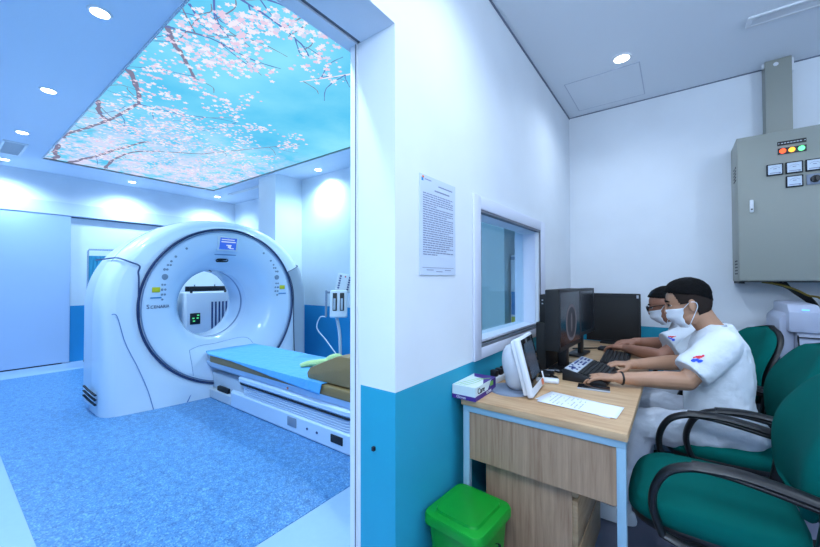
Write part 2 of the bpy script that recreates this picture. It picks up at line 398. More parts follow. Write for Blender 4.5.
# ------------------------------------------------------------------ blossom light panel in the scanner room ceiling
def panel_mat():
    m=bpy.data.materials.new('printed_sky'); m.use_nodes=True; nt=m.node_tree; nt.nodes.remove(nt.nodes['Principled BSDF'])
    g=nt.nodes.new('ShaderNodeNewGeometry'); n=nt.nodes.new('ShaderNodeTexNoise'); n.inputs['Scale'].default_value=1.1; n.inputs['Detail'].default_value=6
    nt.links.new(g.outputs['Position'],n.inputs['Vector'])
    r=nt.nodes.new('ShaderNodeValToRGB'); e=r.color_ramp.elements; e[0].position=.3; e[0].color=rgb(72,184,232); e[1].position=.75; e[1].color=rgb(140,222,246)
    nt.links.new(n.outputs['Fac'],r.inputs[0]); em=nt.nodes.new('ShaderNodeEmission'); em.inputs['Strength'].default_value=PANEL_E
    
    sx=nt.nodes.new('ShaderNodeSeparateXYZ'); nt.links.new(g.outputs['Position'],sx.inputs[0])
    mr=nt.nodes.new('ShaderNodeMapRange'); mr.inputs['From Min'].default_value=-3.7; mr.inputs['From Max'].default_value=-5.6; nt.links.new(sx.outputs['X'],mr.inputs['Value'])
    n2=nt.nodes.new('ShaderNodeTexNoise'); n2.inputs['Scale'].default_value=4.5; n2.inputs['Detail'].default_value=8; n2.inputs['Roughness'].default_value=.7; nt.links.new(g.outputs['Position'],n2.inputs['Vector'])
    m2=nt.nodes.new('ShaderNodeMapRange'); m2.inputs['From Min'].default_value=.42; m2.inputs['From Max'].default_value=.56; nt.links.new(n2.outputs['Fac'],m2.inputs['Value'])
    mm=nt.nodes.new('ShaderNodeMath'); mm.operation='MULTIPLY'; nt.links.new(mr.outputs[0],mm.inputs[0]); nt.links.new(m2.outputs[0],mm.inputs[1])
    m3=nt.nodes.new('ShaderNodeMath'); m3.operation='MULTIPLY'; m3.inputs[1].default_value=.85; nt.links.new(mm.outputs[0],m3.inputs[0])
    mx=nt.nodes.new('ShaderNodeMix'); mx.data_type='RGBA'; mx.inputs['B'].default_value=rgb(216,214,248); nt.links.new(m3.outputs[0],mx.inputs['Factor']); nt.links.new(r.outputs[0],mx.inputs['A'])
    nt.links.new(mx.outputs['Result'],em.inputs[0]); nt.links.new(em.outputs[0],nt.nodes['Material Output'].inputs[0]); return m
PANEL_E=1.15
sky=panel_mat()
pk=[emat('print_blossom_pink',rgb(236,212,238),1.0),emat('print_blossom_white',rgb(240,236,250),1.05),emat('print_blossom_pale',rgb(214,222,250),1.0),
    emat('print_branch',rgb(140,140,172),.9),emat('print_twig',rgb(104,132,205),.9),emat('print_leaf',rgb(210,206,120),1.0)]
pt=thing('ceiling_light_panel','backlit ceiling panel printed with pink cherry blossom branches on turquoise sky','light panel',((PA[0]+PA[1])/2,(PA[2]+PA[3])/2,CTZ))
b=NB(); zs=CTZ+.012
quad(b,[(PA[0],PA[2],zs),(PA[0],PA[3],zs),(PA[1],PA[3],zs),(PA[1],PA[2],zs)])
def ribbon(pts,w0,w1,mi,z):
    P=smoothpts([(p[0],p[1],z) for p in pts],6); n=len(P); L=[];R=[]
    bb=bmesh.new()
    for i,p in enumerate(P):
        d=(P[min(i+1,n-1)]-P[max(i-1,0)]).normalized(); s=V((-d.y,d.x,0)); w=(w0+(w1-w0)*i/(n-1))*(1+.25*math.sin(i*1.7))
        j=V((random.uniform(-1,1),random.uniform(-1,1),0))*w*.35
        cl=lambda q:V((min(max(q.x,PA[0]),PA[1]),min(max(q.y,PA[2]),PA[3]),z))
        L.append(bb.verts.new(cl(p+j+s*w))); R.append(bb.verts.new(cl(p+j-s*w)))
    for i in range(n-1): bb.faces.new((L[i],R[i],R[i+1],L[i+1]))
    merge(b,bb,mi)
branches=[([(-2.58,.88),(-2.74,.98),(-2.92,1.13),(-3.13,1.28)],.02,.010,4),
 ([(-5.6,.88),(-5.38,.89),(-4.96,.99),(-4.46,1.08),(-3.96,1.12)],.022,.013,4),
 ([(-6.68,1.13),(-6.09,1.27),(-5.38,1.4),(-4.93,1.5)],.028,.012,4),
 ([(-6.69,.95),(-6.5,.98),(-6.3,.92),(-5.88,.9)],.03,.02,4),
 ([(-4.15,.88),(-4.49,.97),(-4.61,1.08)],.02,.012,4),([(-3.36,.89),(-3.65,1.03),(-3.95,1.13)],.022,.012,4),
 ([(-6.63,1.5),(-6.08,1.46),(-5.41,1.56),(-4.86,2.1)],.02,.01,4),
 ([(-2.6,.88),(-2.49,1.1),(-2.49,1.38),(-2.42,1.59)],.009,.004,5),([(-2.27,.89),(-2.35,.98),(-2.38,1.18)],.008,.003,5),
 ([(-2.0,1.05),(-2.0,1.24),(-2.05,1.5),(-2.13,1.64)],.008,.004,5),([(-3.96,1.12),(-3.87,1.44),(-3.67,1.73),(-3.62,1.91)],.008,.003,5),
 ([(-4.91,2.06),(-4.23,2.35),(-3.59,2.62)],.009,.004,4),([(-2.04,1.96),(-2.29,1.86),(-2.45,1.79)],.008,.004,2),
 ([(-1.88,1.13),(-1.82,1.32),(-1.79,1.63)],.008,.004,5),([(-2.0,.9),(-2.37,1.08)],.008,.003,5)]
for p,w0,w1,mi in branches:
    ribbon(p,w0,w1,mi,zs-.002)
    for k in range(5):                                   # side twigs
        i=random.randrange(len(p)-1); t=random.random(); a=V((*p[i],0)).lerp(V((*p[i+1],0)),t)
        ang=random.uniform(0,2*PI); l=random.uniform(.15,.5)
        q=a+V((math.cos(ang),math.sin(ang),0))*l
        ribbon([(a.x,a.y),((a.x+q.x)/2+random.uniform(-.05,.05),(a.y+q.y)/2+random.uniform(-.05,.05)),(q.x,q.y)],.0045,.0025,random.choice((4,5)),zs-.0025)
def blossom(x,y,r):
    if not(PA[0]+r<x<PA[1]-r and PA[2]+r<y<PA[3]-r): return
    mi=random.choice((1,1,2,2,2,3)); a0=random.random()*PI; bb=bmesh.new(); vs=[]
    z=zs-.003-random.random()*.003
    for j in range(10):
        a=a0+2*PI*j/10; rr=r*(1 if j%2 else .55); vs.append(bb.verts.new((x+math.cos(a)*rr,y+math.sin(a)*rr,z)))
    bb.faces.new(vs[::-1]); merge(b,bb,mi)
MULT=2.6
cl=[(-5.3,1.15,.42,150),(-4.6,1.39,.3,100),(-4.57,1.7,.3,110),(-3.92,1.84,.26,50),(-5.76,1.66,.45,190),(-5.82,2.17,.45,190),(-4.9,2.31,.36,130),(-4.19,2.47,.2,40),(-3.69,2.58,.12,22),
 (-2.78,1.16,.15,45),(-2.4,1.2,.14,45),(-2.13,1.25,.14,40),(-1.98,1.34,.12,30),(-2.13,1.64,.07,14),(-3.22,1.02,.22,45),(-3.62,1.26,.24,55),(-3.38,1.68,.16,24),(-3.43,1.95,.12,14),(-2.16,1.93,.06,9),
 (-4.2,1.1,.3,80),(-6.1,1.0,.35,90),(-6.08,2.55,.4,130),(-5.3,2.6,.35,60),(-2.5,1.45,.12,22),(-2.3,.98,.12,25),(-2.7,.95,.15,25)]
import time
for cx,cy,sg,cn in cl:
    sub=[(random.gauss(cx,sg),random.gauss(cy,sg*.75)) for _ in range(max(3,cn//5))]
    for _ in range(int(cn*(MULT if cx<-3.9 else 2.4))):
        u=random.choice(sub); blossom(random.gauss(u[0],.065),random.gauss(u[1],.055),random.uniform(.009,.026) if cx<-3.9 else random.uniform(.009,.030))
for _ in range(14): 
    x,y=random.gauss(-4.9,.25),random.gauss(1.0,.07); blossom(x,y,.02)
obj('printed_panel',b,[sky]+pk,pt,smooth=False)
b=NB(); w=.012
box(b,PA[0]-w,PA[1]+w,PA[2]-w,PA[2],CTZ-.008,CTZ+.02); box(b,PA[0]-w,PA[1]+w,PA[3],PA[3]+w,CTZ-.008,CTZ+.02)
box(b,PA[0]-w,PA[0],PA[2],PA[3],CTZ-.008,CTZ+.02); box(b,PA[1],PA[1]+w,PA[2],PA[3],CTZ-.008,CTZ+.02)
obj('panel_frame',b,'lgrey',pt)

# ------------------------------------------------------------------ downlights and vents
def light_obj(name,typ,loc,energy,col,size=.1,rot=(0,0,0),cone=None,blend=.6,sy=None):
    l=bpy.data.lights.new(name,typ); l.energy=energy; l.color=col
    if typ=='AREA':
        l.size=size
        if sy: l.shape='RECTANGLE'; l.size_y=sy
    else: l.shadow_soft_size=size
    if cone: l.spot_size=math.radians(cone); l.spot_blend=blend
    o=bpy.data.objects.new(name,l); o.location=loc; o.rotation_euler=rot; COL.objects.link(o); return o
def downlight(loc,label,group):
    t=thing('ceiling_downlight',label,'ceiling light',loc,group); x,y,z=loc
    b=NB(); n=28
    loft_circ(b,[(x,y,z),(x,y,z-.008)],[.062,.056],n); obj('trim_ring',b,'whitep',t)
    b=NB(); loft_circ(b,[(x,y,z-.0081),(x,y,z-.011)],[.046,.041],n); obj('lamp_lens',b,'e_spot',t)
    return t
E_CT=102; CCT=(0.55,0.82,1.0)
dl=[((-2.76,.59,CTZ),'round downlight nearest the doorway in the row beside the blossom panel'),
    ((-4.25,.58,CTZ),'second round downlight from the doorway beside the blossom panel'),
    ((-5.69,.58,CTZ),'third round downlight from the doorway, just before the square air grille'),
    ((-7.15,.57,CTZ),'round downlight in the far left corner beyond the square air grille'),
    ((-7.14,1.96,CTZ),'round downlight above the far wall, midway along the panel\'s short end'),
    ((-7.10,3.30,CTZ),'round downlight near the far corner above the scanner'),
    ((-4.18,3.37,CTZ),'round downlight above the wall right of the scanner')]
dl+=[((-2.72,3.37,CTZ),'unseen round downlight added beside the couch end to light the pillar'),((-1.30,.59,CTZ),'unseen round downlight added just inside the doorway to light the pillar')]  # hidden pair added to brighten the pillar behind the window
for p,l in dl:
    downlight(p,l,'scanner room downlights'); light_obj('spot_lamp','SPOT',(p[0],p[1],p[2]-.03),E_CT,CCT,.05,cone=150,blend=.9)
downlight((-.284,2.84,CZ),'round white downlight in the control room ceiling beside the access hatch','control room downlights')
for p,e in (((-.284,2.84,CZ-.03),17),((-.284,1.25,CZ-.03),24),((-.28,-.35,CZ-.03),34),((1.2,1.25,CZ-.03),6),((1.2,-.35,CZ-.03),8)):
    light_obj('spot_lamp','SPOT',p,e*1.9,(.70,.84,1.0),.06,cone=150,blend=.9)
for p in ((1.2,1.25,CZ),(-.28,-.35,CZ),(1.2,-.35,CZ),(-.284,1.25,CZ)):
    downlight(p,'round white downlight in the control room ceiling, outside the frame','control room downlights out of frame')
def vent(x0,x1,y0,y1,z,label,n=12,along='x'):
    t=thing('air_vent',label,'air vent',((x0+x1)/2,(y0+y1)/2,z))
    b=NB(); w=.025
    box(b,x0,x1,y0,y0+w,z-.012,z,bev=.003); box(b,x0,x1,y1-w,y1,z-.012,z,bev=.003); box(b,x0,x0+w,y0+w,y1-w,z-.012,z,bev=.003); box(b,x1-w,x1,y0+w,y1-w,z-.012,z,bev=.003)
    obj('vent_frame',b,'whitep',t)
    b=NB(); box(b,x0+w,x1-w,y0+w,y1-w,z-.003,z); obj('vent_backing',b,'greyp',t)
    b=NB()
    for k in range(n):
        if along=='x': yy=y0+w+(y1-y0-2*w)*(k+.5)/n; box(b,x0+w,x1-w,yy-.003,yy+.003,z-.010,z-.003)
        else: xx=x0+w+(x1-x0-2*w)*(k+.5)/n; box(b,xx-.004,xx+.004,y0+w,y1-w,z-.010,z-.003)
    obj('slats',b,'whitep',t)
vent(-6.80,-6.15,.47,.68,CTZ,'square white air grille in the scanner room ceiling between two downlights',12,'y')
vent(-6.74,-5.45,3.32,3.40,CTZ,'narrow slot air vent in the ceiling above the scanner\'s far side',2,'x')
vent(.355,1.6,2.84,2.95,CZ,'long grey linear air vent in the control room ceiling above the electrical cabinet',5,'x')
t=tag(boxo('access_hatch','ceil',None,-.687,-.19,2.97,3.50,CZ-.004,CZ-.001,base=(-.44,3.2,CZ)),'square ceiling access hatch beside the control room downlight','access hatch')
b=NB()
for a in ((-.69,-.684,2.965,3.505),(-.193,-.187,2.965,3.505),(-.69,-.187,2.962,2.967),(-.69,-.187,3.501,3.506)): box(b,*a,CZ-.0045,CZ-.0005)
obj('hatch_edge',b,'hatchline',t)

# ------------------------------------------------------------------ CT gantry
GC=(2.055,.982); GA=1.115; GT=.973
def outl(th,k=1.0,inner=False):
    c=math.cos(th); s=math.sin(th)
    if s>=0:
        n=2.15; r=(abs(c/GA)**n+abs(s/GT)**n)**(-1/n); return (r*c*k,r*s*k)
    r=min(GA/max(abs(c),1e-6),GC[1]/max(abs(s),1e-6))
    return (r*c*k, r*s*(k if inner else 1.0))
angs=[2*PI*j/144 for j in range(144)]
ca=math.atan2(-GC[1],GA); angs+= [ca%(2*PI),(PI-ca)%(2*PI)]; angs=sorted(set(angs))
def bulge(y,z):
    u=(y-GC[0])/GA; k=max(0,1-max(z,0)/.75)
    return (.03+.13*k**1.5)*max(0,1-u*u)
XF=-4.195
def ringO(k,x,f=0.0,inner=False):
    out=[]
    for th in angs:
        dy,dz=outl(th,k,inner); y=GC[0]+dy; z=GC[1]+dz; out.append((x+f*bulge(y,z),y,z))
    return out
def ringC(R,x,f=0.0):
    return [(x+f*bulge(GC[0]+math.cos(a)*R,GC[1]+math.sin(a)*R),GC[0]+math.cos(a)*R,GC[1]+math.sin(a)*R) for a in angs]
t=thing('ct_scanner','large white ring-shaped CT scanner standing on blue speckled vinyl','CT scanner',(-4.65,GC[0],0))
b=NB()
loft(b,[ringO(.90,-5.16),ringO(.95,-5.12),ringO(.965,-5.02),ringO(.968,-4.64),ringO(.998,-4.60),ringO(1.0,-4.52),ringO(1.0,-4.34,.3),ringO(.993,-4.27,.6),ringO(.975,-4.225,.9),ringO(.95,XF-.008,1),ringO(.915,XF,1)],cap=False)
def mid(k):
    A=ringO(.915,XF,1); B=ringC(.872,-4.175,1); return [tuple(V(p).lerp(V(q),k)) for p,q in zip(A,B)]
A=[mid(0),mid(.33),mid(.66),mid(1),ringC(.852,-4.185,1)]
for r in A: 
    pass
loft(b,[[(p[0],p[1],max(p[2],0)) for p in r] for r in A],cap=False)
obj('housing',b,'gantry',t,angle=50)
def zmin(r): return r
prof=[(.852,-4.180),(.83,-4.168),(.79,-4.168),(.72,-4.176),(.65,-4.192),(.59,-4.216),(.54,-4.250),(.50,-4.295),(.465,-4.345),(.435,-4.40),(.415,-4.45),(.403,-4.50)]
b=NB(); loft(b,[ringC(R,x,1.0 if R>.7 else max(0,(R-.4)/.3)) for R,x in prof],cap=False); obj('front_fascia',b,'gantry2',t,angle=60)
b=NB(); loft(b,[ringC(.403,-4.60),ringC(.408,-4.602),ringC(.408,-4.638),ringC(.403,-4.64)],cap=False); obj('scan_window',b,'ringgrey',t)
b=NB(); loft(b,[ringC(.403,-4.50),ringC(.403,-4.60)],cap=False); obj('bore_lip',b,'gantry2',t,angle=60)
b=NB(); loft(b,[ringC(.403,-4.64),ringC(.40,-4.9),ringC(.43,-5.02),ringC(.52,-5.12),ringC(.62,-5.15),ringO(.90,-5.16)],cap=False); obj('bore_lining',b,'gantry2',t,angle=60)
b=NB(); tube(b,ringC(.861,-4.163,1),.012,10,closed=True,ry=.012); obj('ring_trim',b,'ringdark',t)
b=NB(); tube(b,ringC(.838,-4.158,1),.006,8,closed=True); obj('ring_trim_inner',b,'ringgrey',t)
# side covers: proud shells on both flanks
def side_cover(sgn):
    sel=[a for a in [PI*.5+i*PI/72 for i in range(0,100)] if True]
    th=[]
    for i in range(60):
        a=PI-math.radians(26)+math.radians(26+41.3)*i/59
        th.append(a)
    rows=[]
    for (k,x,f) in ((.975,-5.05,0),(1.012,-4.98,0),(1.014,-4.34,.3),(1.008,-4.26,.6),(.99,-4.212,.9),(.965,-4.178,1),(.92,-4.172,1),(.86,-4.172,1),(.80,-4.172,1),(.795,-4.185,1)):
        row=[]
        for a in th:
            c=math.cos(a); s=math.sin(a); dy,dz=outl(a,k); 
            y=GC[0]+sgn*(-dy)*-1 if sgn<0 else GC[0]-dy
            z=GC[1]+dz
            if k<.9: # straight inner edge
                pass
            row.append((x+f*bulge(y,z),y,max(z,0.004)))
        rows.append(row)
    bb=bmesh.new(); R=[[bb.verts.new(V(p)) for p in r] for r in rows]
    for A,B in zip(R,R[1:]):
        for j in range(len(A)-1): bb.faces.new((A[j],A[j+1],B[j+1],B[j]))
    bmesh.ops.recalc_face_normals(bb,faces=bb.faces[:])
    o=NB(); merge(o,bb); ob=obj('side_cover',o,'gantry',t,angle=50)
    sm=ob.modifiers.new('Solidify','SOLIDIFY'); sm.thickness=.012; sm.offset=-1
    e=[rows[i][0] for i in range(2,9)]
    edge=e+[rows[8][j] for j in range(0,len(th)-1,2)]
    o=NB(); tube(o,edge,.0045,6); obj('panel_seam',o,'seam',t)
    return rows
rows=side_cover(-1); side_cover(1)
b=NB(); th_=math.radians(153.6)
def cp(x,k,f,a=th_):
    dy,dz=outl(a,k); y=GC[0]+dy; z=GC[1]+dz; return (x+f*bulge(y,z),y,z)
tube(b,[(-4.165+bulge(1.2,z)*1,y,z) for y,z in ((1.205,.90),(1.20,1.10),(1.20,1.28),(1.195,1.345))]+[cp(-4.166,.86,1),cp(-4.168,.93,1),cp(-4.206,.995,.9),cp(-4.26,1.012,.6),cp(-4.34,1.018,.3),cp(-4.6,1.018,0),cp(-4.95,1.016,0)],.0075,8,smooth=6); obj('cover_seam',b,'seam',t)
# seams
b=NB(); tube(b,[p for p,a in zip(ringO(1.0,-4.42,.15),angs) if math.radians(24)<a<math.radians(156)],.004,6)
tube(b,[p for p,a in zip(ringO(.97,-4.68),angs) if math.radians(24)<a<math.radians(156)],.004,6); obj('arch_seam',b,'seam2',t)
def fx(y,z): return XF+bulge(y,z)
b=NB(); pts=[(1.00,.95),(1.04,.93),(1.09,.72),(1.13,.60),(1.20,.42),(1.27,.2),(1.31,.01)]
tube(b,[(fx(y,z)+.0235,y,z) for y,z in [(q.x,q.y) for q in smoothpts([(p[0],p[1],0) for p in pts],5)]],.004,6)
tube(b,[(fx(y,z)+.002,y,z) for y,z in ((1.60,.005),(1.63,.06),(1.67,.13))],.006,6)
obj('foot_seam',b,'seam2',t)
b=NB() # service hatch outline on the fascia and below
pts=[(1.67,.14),(1.66,.35),(1.66,.50),(1.68,.52),(1.80,.535),(2.0,.525),(2.15,.54),(2.28,.56),(2.35,.55),(2.38,.49)]
def ffx(y,z):
    R=math.hypot(y-GC[0],z-GC[1])
    for (R1,x1),(R0,x0) in zip(prof,prof[1:]):
        if R0<=R<=R1:
            k=(R-R0)/(R1-R0); f=1.0 if R>.7 else max(0,(R-.4)/.3); return x0+(x1-x0)*k+f*bulge(y,z)
    return XF+bulge(y,z)
tube(b,[(ffx(q.x,q.y)+.001,q.x,q.y) for q in smoothpts([(p[0],p[1],0) for p in pts],6)],.0025,6); obj('hatch_seam',b,'seam2',t)
# display on the fascia
def plate(y0,y1,z0,z1,mt,name,th=.006,bev=.002,lift=.0):
    yc,zc=(y0+y1)/2,(z0+z1)/2; x=ffx(yc,zc)+lift
    d=(ffx(yc,z1)-ffx(yc,z0))/(z1-z0); dy=(ffx(y1,zc)-ffx(y0,zc))/(y1-y0)
    b=NB(); box(b,-.004,th,-(y1-y0)/2,(y1-y0)/2,-(z1-z0)/2,(z1-z0)/2,bev=bev)
    Mx=Matrix.Translation((x,yc,zc))@Matrix.Rotation(math.atan(d)*1.0,4,'Y')@Matrix.Rotation(-math.atan(dy),4,'Z')
    b.transform(Mx); o=obj(name,b,mt,t); return Mx
Mx=plate(1.93,2.165,1.60,1.765,'whitep','display_bezel',.012,.004)
sc=NB(); box(sc,.0121,.0135,-.095,.095,-.065,.07); sc.transform(Mx); so=obj('display_screen',sc,'e_scr',t)
sc=NB()
for y0,y1,z0,z1 in ((-.08,.07,.045,.055),(-.08,.085,.018,.03),(-.02,.04,-.02,-.008),(0,.035,-.045,-.02),(.02,.07,-.055,-.045)): box(sc,.0136,.0142,y0,y1,z0,z1)
sc.transform(Mx); obj('display_text',sc,'e_scr2',t)
plate(1.90,2.19,1.555,1.568,'ringgrey','display_shelf',.008,.002)
plate(1.965,2.105,1.478,1.525,'black','sensor_window',.004,.02)
plate(1.955,2.025,1.375,1.395,'black','gantry_camera',.004,.008)
def disc(bm,y,z,r,mi=0):
    x=ffx(y,z); loft_circ(bm,[(x-.004,y,z),(x+.004,y,z)],[r,r*.9],14,mi)
for side in (1,-1):
    b=NB(); cy=GC[0]
    for ay,z,r in ((-.44,1.60,.013),(-.54,1.51,.013),(-.58,1.46,.012),(-.61,1.42,.012),(-.585,1.42,.011),(-.64,1.375,.014),(-.615,1.375,.012),(-.635,1.30,.032),(-.655,1.22,.011),(-.63,1.22,.011),(-.655,1.17,.013),(-.625,1.17,.012),(-.655,1.12,.012),(-.628,1.12,.012),(-.65,1.07,.011)):
        b=NB(); disc(b,cy+side*ay,z,r); obj('control_button',b,'greyp',t)
    ys=sorted((cy+side*-.745,cy+side*-.675)); plate(ys[0],ys[1],1.145,1.195,'yellowl','warning_label',.002,.0005,.003)
    ys=sorted((cy+side*-.76,cy+side*-.66)); plate(ys[0],ys[1],1.085,1.096,'bluel','blue_label',.002,.0003,.003)
# lettering
b=NB(); 
Mt=Matrix.Translation((ffx(1.45,.99)+.014,1.262,.985))@Matrix.Rotation(PI/2,4,'Z')@Matrix.Rotation(PI/2,4,'X')
text_bm('S',.058,Mt,dst=b); text_bm('CENARIA',.044,Matrix.Translation((0,.034,0))@Mt,dst=b); 
for v in b.verts: v.co.x=ffx(v.co.y,v.co.z)+.004+(.001 if v.index%2 else 0)
obj('lettering',b,'navy',t)
# foot grille on the near corner
b=NB()
for k in range(3):
    z=.11+.045*k; tube(b,[(-4.72,.921,z+.02),(-4.5,.918,z+.01),(-4.32,.924,z)],.012,6,ry=.008)
    #
obj('foot_grille',b,'slot',t)

# ------------------------------------------------------------------ patient couch
c=thing('patient_couch','low white scanner couch with ribbed bellows sliding into the scanner bore','scanner couch',(-2.8,2.08,0))
YN,YF=1.80,2.38
def rbox(bm,x0,x1,y0,y1,z0,z1,r,mi=0,e=.01):
    """plan-rounded slab with soft top and bottom edges"""
    def pl(ins,z):
        out=[];rr=max(r-ins,.005)
        for cx,cy,a0 in ((x1-r,y1-r,0),(x0+r,y1-r,PI/2),(x0+r,y0+r,PI),(x1-r,y0+r,1.5*PI)):
            for k in range(7):
                a=a0+PI/2*k/6; out.append((cx+math.cos(a)*rr,cy+math.sin(a)*rr,z))
        return out
    loft(bm,[pl(e,z0),pl(0,z0+e),pl(0,z1-e),pl(e,z1)],mi)
b=NB(); rbox(b,-3.62,-1.84,YN,YF,0.004,.155,.07,e=.012); obj('couch_base',b,'couch',c)
b=NB(); rbox(b,-4.06,-3.60,YN+.01,YF-.01,0.004,.10,.03,e=.008)
box(b,-4.06,-3.42,YN+.05,YF-.05,.10,.27,bev=.01); obj('base_bracket',b,'lgrey',c)
b=NB(); box(b,-3.90,-3.68,YN+.02,YN+.06,.10,.15,bev=.01); obj('drive_block',b,'blackm',c)
b=NB()
for k in range(5):
    z=.155+k*.02; rbox(b,-3.42,-1.86,YN+.015,YF-.015,z,z+.017,.09,e=.006)
    rbox(b,-3.40,-1.88,YN+.03,YF-.03,z+.012,z+.022,.08,e=.002)
obj('bellows',b,'couch2',c)
b=NB(); rbox(b,-3.48,-1.83,YN+.005,YF-.005,.252,.262,.10,e=.002); obj('dark_gasket',b,'slot',c)
b=NB(); rbox(b,-3.50,-1.82,YN,YF,.262,.33,.11,e=.02); obj('upper_shell',b,'couch',c)
b=NB() # cradle
yc=2.09
sec=[(-.295,.395),(-.29,.355),(-.255,.318),(-.20,.30),(.20,.30),(.255,.318),(.29,.355),(.295,.395)]
loft(b,[[(x,yc+y*s,z) for y,z in sec] for x,s in ((-4.20,.80),(-4.17,.90),(-4.08,.97),(-3.95,1),(-1.70,1))]); obj('cradle',b,'couch',c,angle=40)
b=NB(); loft(b,[[(x,yc+q[1]*k,.43+q[2]*k2) for q in oval(0,0,0,1,1,4)] for x,k,k2 in ((-4.2,.2,.02),(-4.1,.27,.04))]) if False else box(b,-4.19,-3.93,yc-.25,yc+.25,.385,.47,bev=.03,seg=3); obj('cradle_end',b,'lgrey',c)
b=NB(); box(b,-3.98,-1.66,yc-.31,yc+.30,.395,.476,bev=.015,seg=3); obj('mattress',b,'foam',c)
b=NB(); box(b,-2.62,-2.50,YN-.006,YN+.02,.055,.13,bev=.004); obj('connector_plate',b,'greyp',c)
b=NB(); box(b,-2.08,-1.95,YN-.006,YN+.02,.06,.12,bev=.004); obj('power_inlet',b,'slot',c)
for k in range(2):
    b=NB(); cyl(b,(-2.36+k*.12,YN-.005,.085),(-2.36+k*.12,YN+.01,.085),.010); obj('socket',b,'seam',c)
b=NB(); cyl(b,(-2.62,yc-.292,.362),(-2.62,yc-.28,.362),.012); obj('indicator',b,'orange',c)
# blue sheet
def sheet():
    b=bmesh.new(); G=[]; NX,NY=70,46
    for i in range(NX+1):
        x=-4.17+i/NX*2.03; row=[]
        for j in range(NY+1):
            u=j/NY; s=-.40+u*.78
            # drape across: near edge hangs
            if s<-.315: y=yc-.322; z=.482-(-.315-s)
            elif s>.305: y=yc+.312; z=.482-(s-.305)
            else: y=yc+s; z=.4815
            if x<-3.98 and s<-.25: y=max(y,yc-.26-.06*(x+4.17)/.19)
            wv=noise.noise(V((x*3,s*5,1)))*.006+noise.noise(V((x*9,s*3,4)))*.003
            xx=x+ (.03*math.sin(u*7)+.06*(u-.5) if i==NX else 0)
            if abs(s)<.30: z+=abs(wv)
            else: y+= -abs(wv) if s<0 else abs(wv)
            drop=.55+.45*math.sin(x*2.2+.5)
            if s<-.315: z=.484-(-.315-s)*(.12+.88*min(1,max(0,(x+3.5)/1.25)))
            row.append(b.verts.new((xx,y,z)))
        G.append(row)
    for i in range(NX):
        for j in range(NY): b.faces.new((G[i][j],G[i+1][j],G[i+1][j+1],G[i][j+1]))
    bmesh.ops.recalc_face_normals(b,faces=b.faces[:]); return b
o=obj('bed_sheet',sheet(),'sheet',None,(-3,yc,.48)); sm=o.modifiers.new('Solidify','SOLIDIFY'); sm.thickness=.003; sm.offset=1
tag(o,'thin blue sheet spread over the couch mattress','sheet')
# wedge
b=NB(); prism(b,[(-2.36,.486),(-2.37,.53),(-2.33,.575),(-2.03,.695),(-1.98,.705),(-1.60,.705),(-1.60,.486)],'y',1.80,2.30,bev=.012)
tag(obj('positioning_wedge',b,'foam',None,(-2,2.05,.485)),'ochre foam positioning wedge lying on the couch at the doorway end','cushion')
# lime pad leaning on the wedge
b=NB()
tube(b,[(-2.70,1.98,.50),(-2.66,2.04,.515),(-2.58,2.10,.525),(-2.52,2.20,.53)],[.03,.045,.05,.035],8,ry=.018,smooth=5)
tube(b,[(-2.60,2.16,.50),(-2.53,2.18,.545),(-2.45,2.20,.57),(-2.39,2.22,.54)],[.025,.04,.04,.03],8,ry=.022,smooth=5)
o=obj('folded_towel',b,'towel',None,(-2.6,2.1,.48)); tag(o,'pale lime green cloth bunched on the couch beside the ochre wedge','towel')
rm=o.modifiers.new('Remesh','REMESH'); rm.mode='VOXEL'; rm.voxel_size=.008; rm.use_smooth_shade=True

# ------------------------------------------------------------------ injector behind the couch
t=thing('contrast_injector','white twin-syringe contrast injector on a stand behind the couch','injector',(-2.92,2.62,0))
ix,iy=-2.92,2.62
b=NB(); tube(b,[(ix+.05,iy,.06),(ix+.04,iy,.5),(ix,iy+.02,.72),(ix-.05,iy,.95)],.017,12,smooth=6); obj('stand_pole',b,'lgrey',t)
b=NB()
for k in range(4):
    a=PI/4+k*PI/2; tube(b,[(ix+.05,iy,.07),(ix+.05+math.cos(a)*.22,iy+math.sin(a)*.22,.06)],.016,8,ry=.014)
obj('stand_base',b,'lgrey',t)
for k in range(4):
    a=PI/4+k*PI/2; b=NB(); cx,cy=ix+.05+math.cos(a)*.22,iy+math.sin(a)*.22; cyl(b,(cx-.012,cy,.032),(cx+.012,cy,.032),.03,n=16); obj('caster',b,'black',t)
Mh=Matrix.Translation((ix,iy,1.03))@Matrix.Rotation(math.radians(44),4,'Z')@Matrix.Rotation(math.radians(-8),4,'X')
# local: x right, y depth, z up, faces -y
b=NB(); box(b,-.08,.10,-.05,.06,-.17,.12,bev=.015,seg=3,M_=Mh); obj('injector_head',b,'whitep',t)
for k in (0,1):
    b=NB(); box(b,-.05+k*.075,-.005+k*.075,-.056,-.045,-.10,.09,bev=.004,M_=Mh); obj('syringe_bay',b,'black',t)
    b=NB(); p0=Mh@V((-.028+k*.075,-.07,-.09)); p1=Mh@V((-.028+k*.075,-.07,.03)); cyl(b,p0,p1,.012,n=14); obj('syringe',b,'lgrey',t)
Mu=Mh@Matrix.Translation((.07,.02,.2))@Matrix.Rotation(math.radians(12),4,'Y')
b=NB(); box(b,-.09,.08,-.03,.02,-.09,.10,bev=.012,M_=Mu); obj('upper_console',b,'whitep',t)
for k in range(6):
    for q in (-.065,.035):
        b=NB(); box(b,q,q+.02,-.034,-.028,-.07+k*.026,-.054+k*.026,M_=Mu); obj('console_key',b,'navy',t)
b=NB(); cyl(b,Mu@V((-.005,-.036,.07)),Mu@V((-.005,-.028,.07)),.008,n=10); obj('stop_button',b,'red',t)
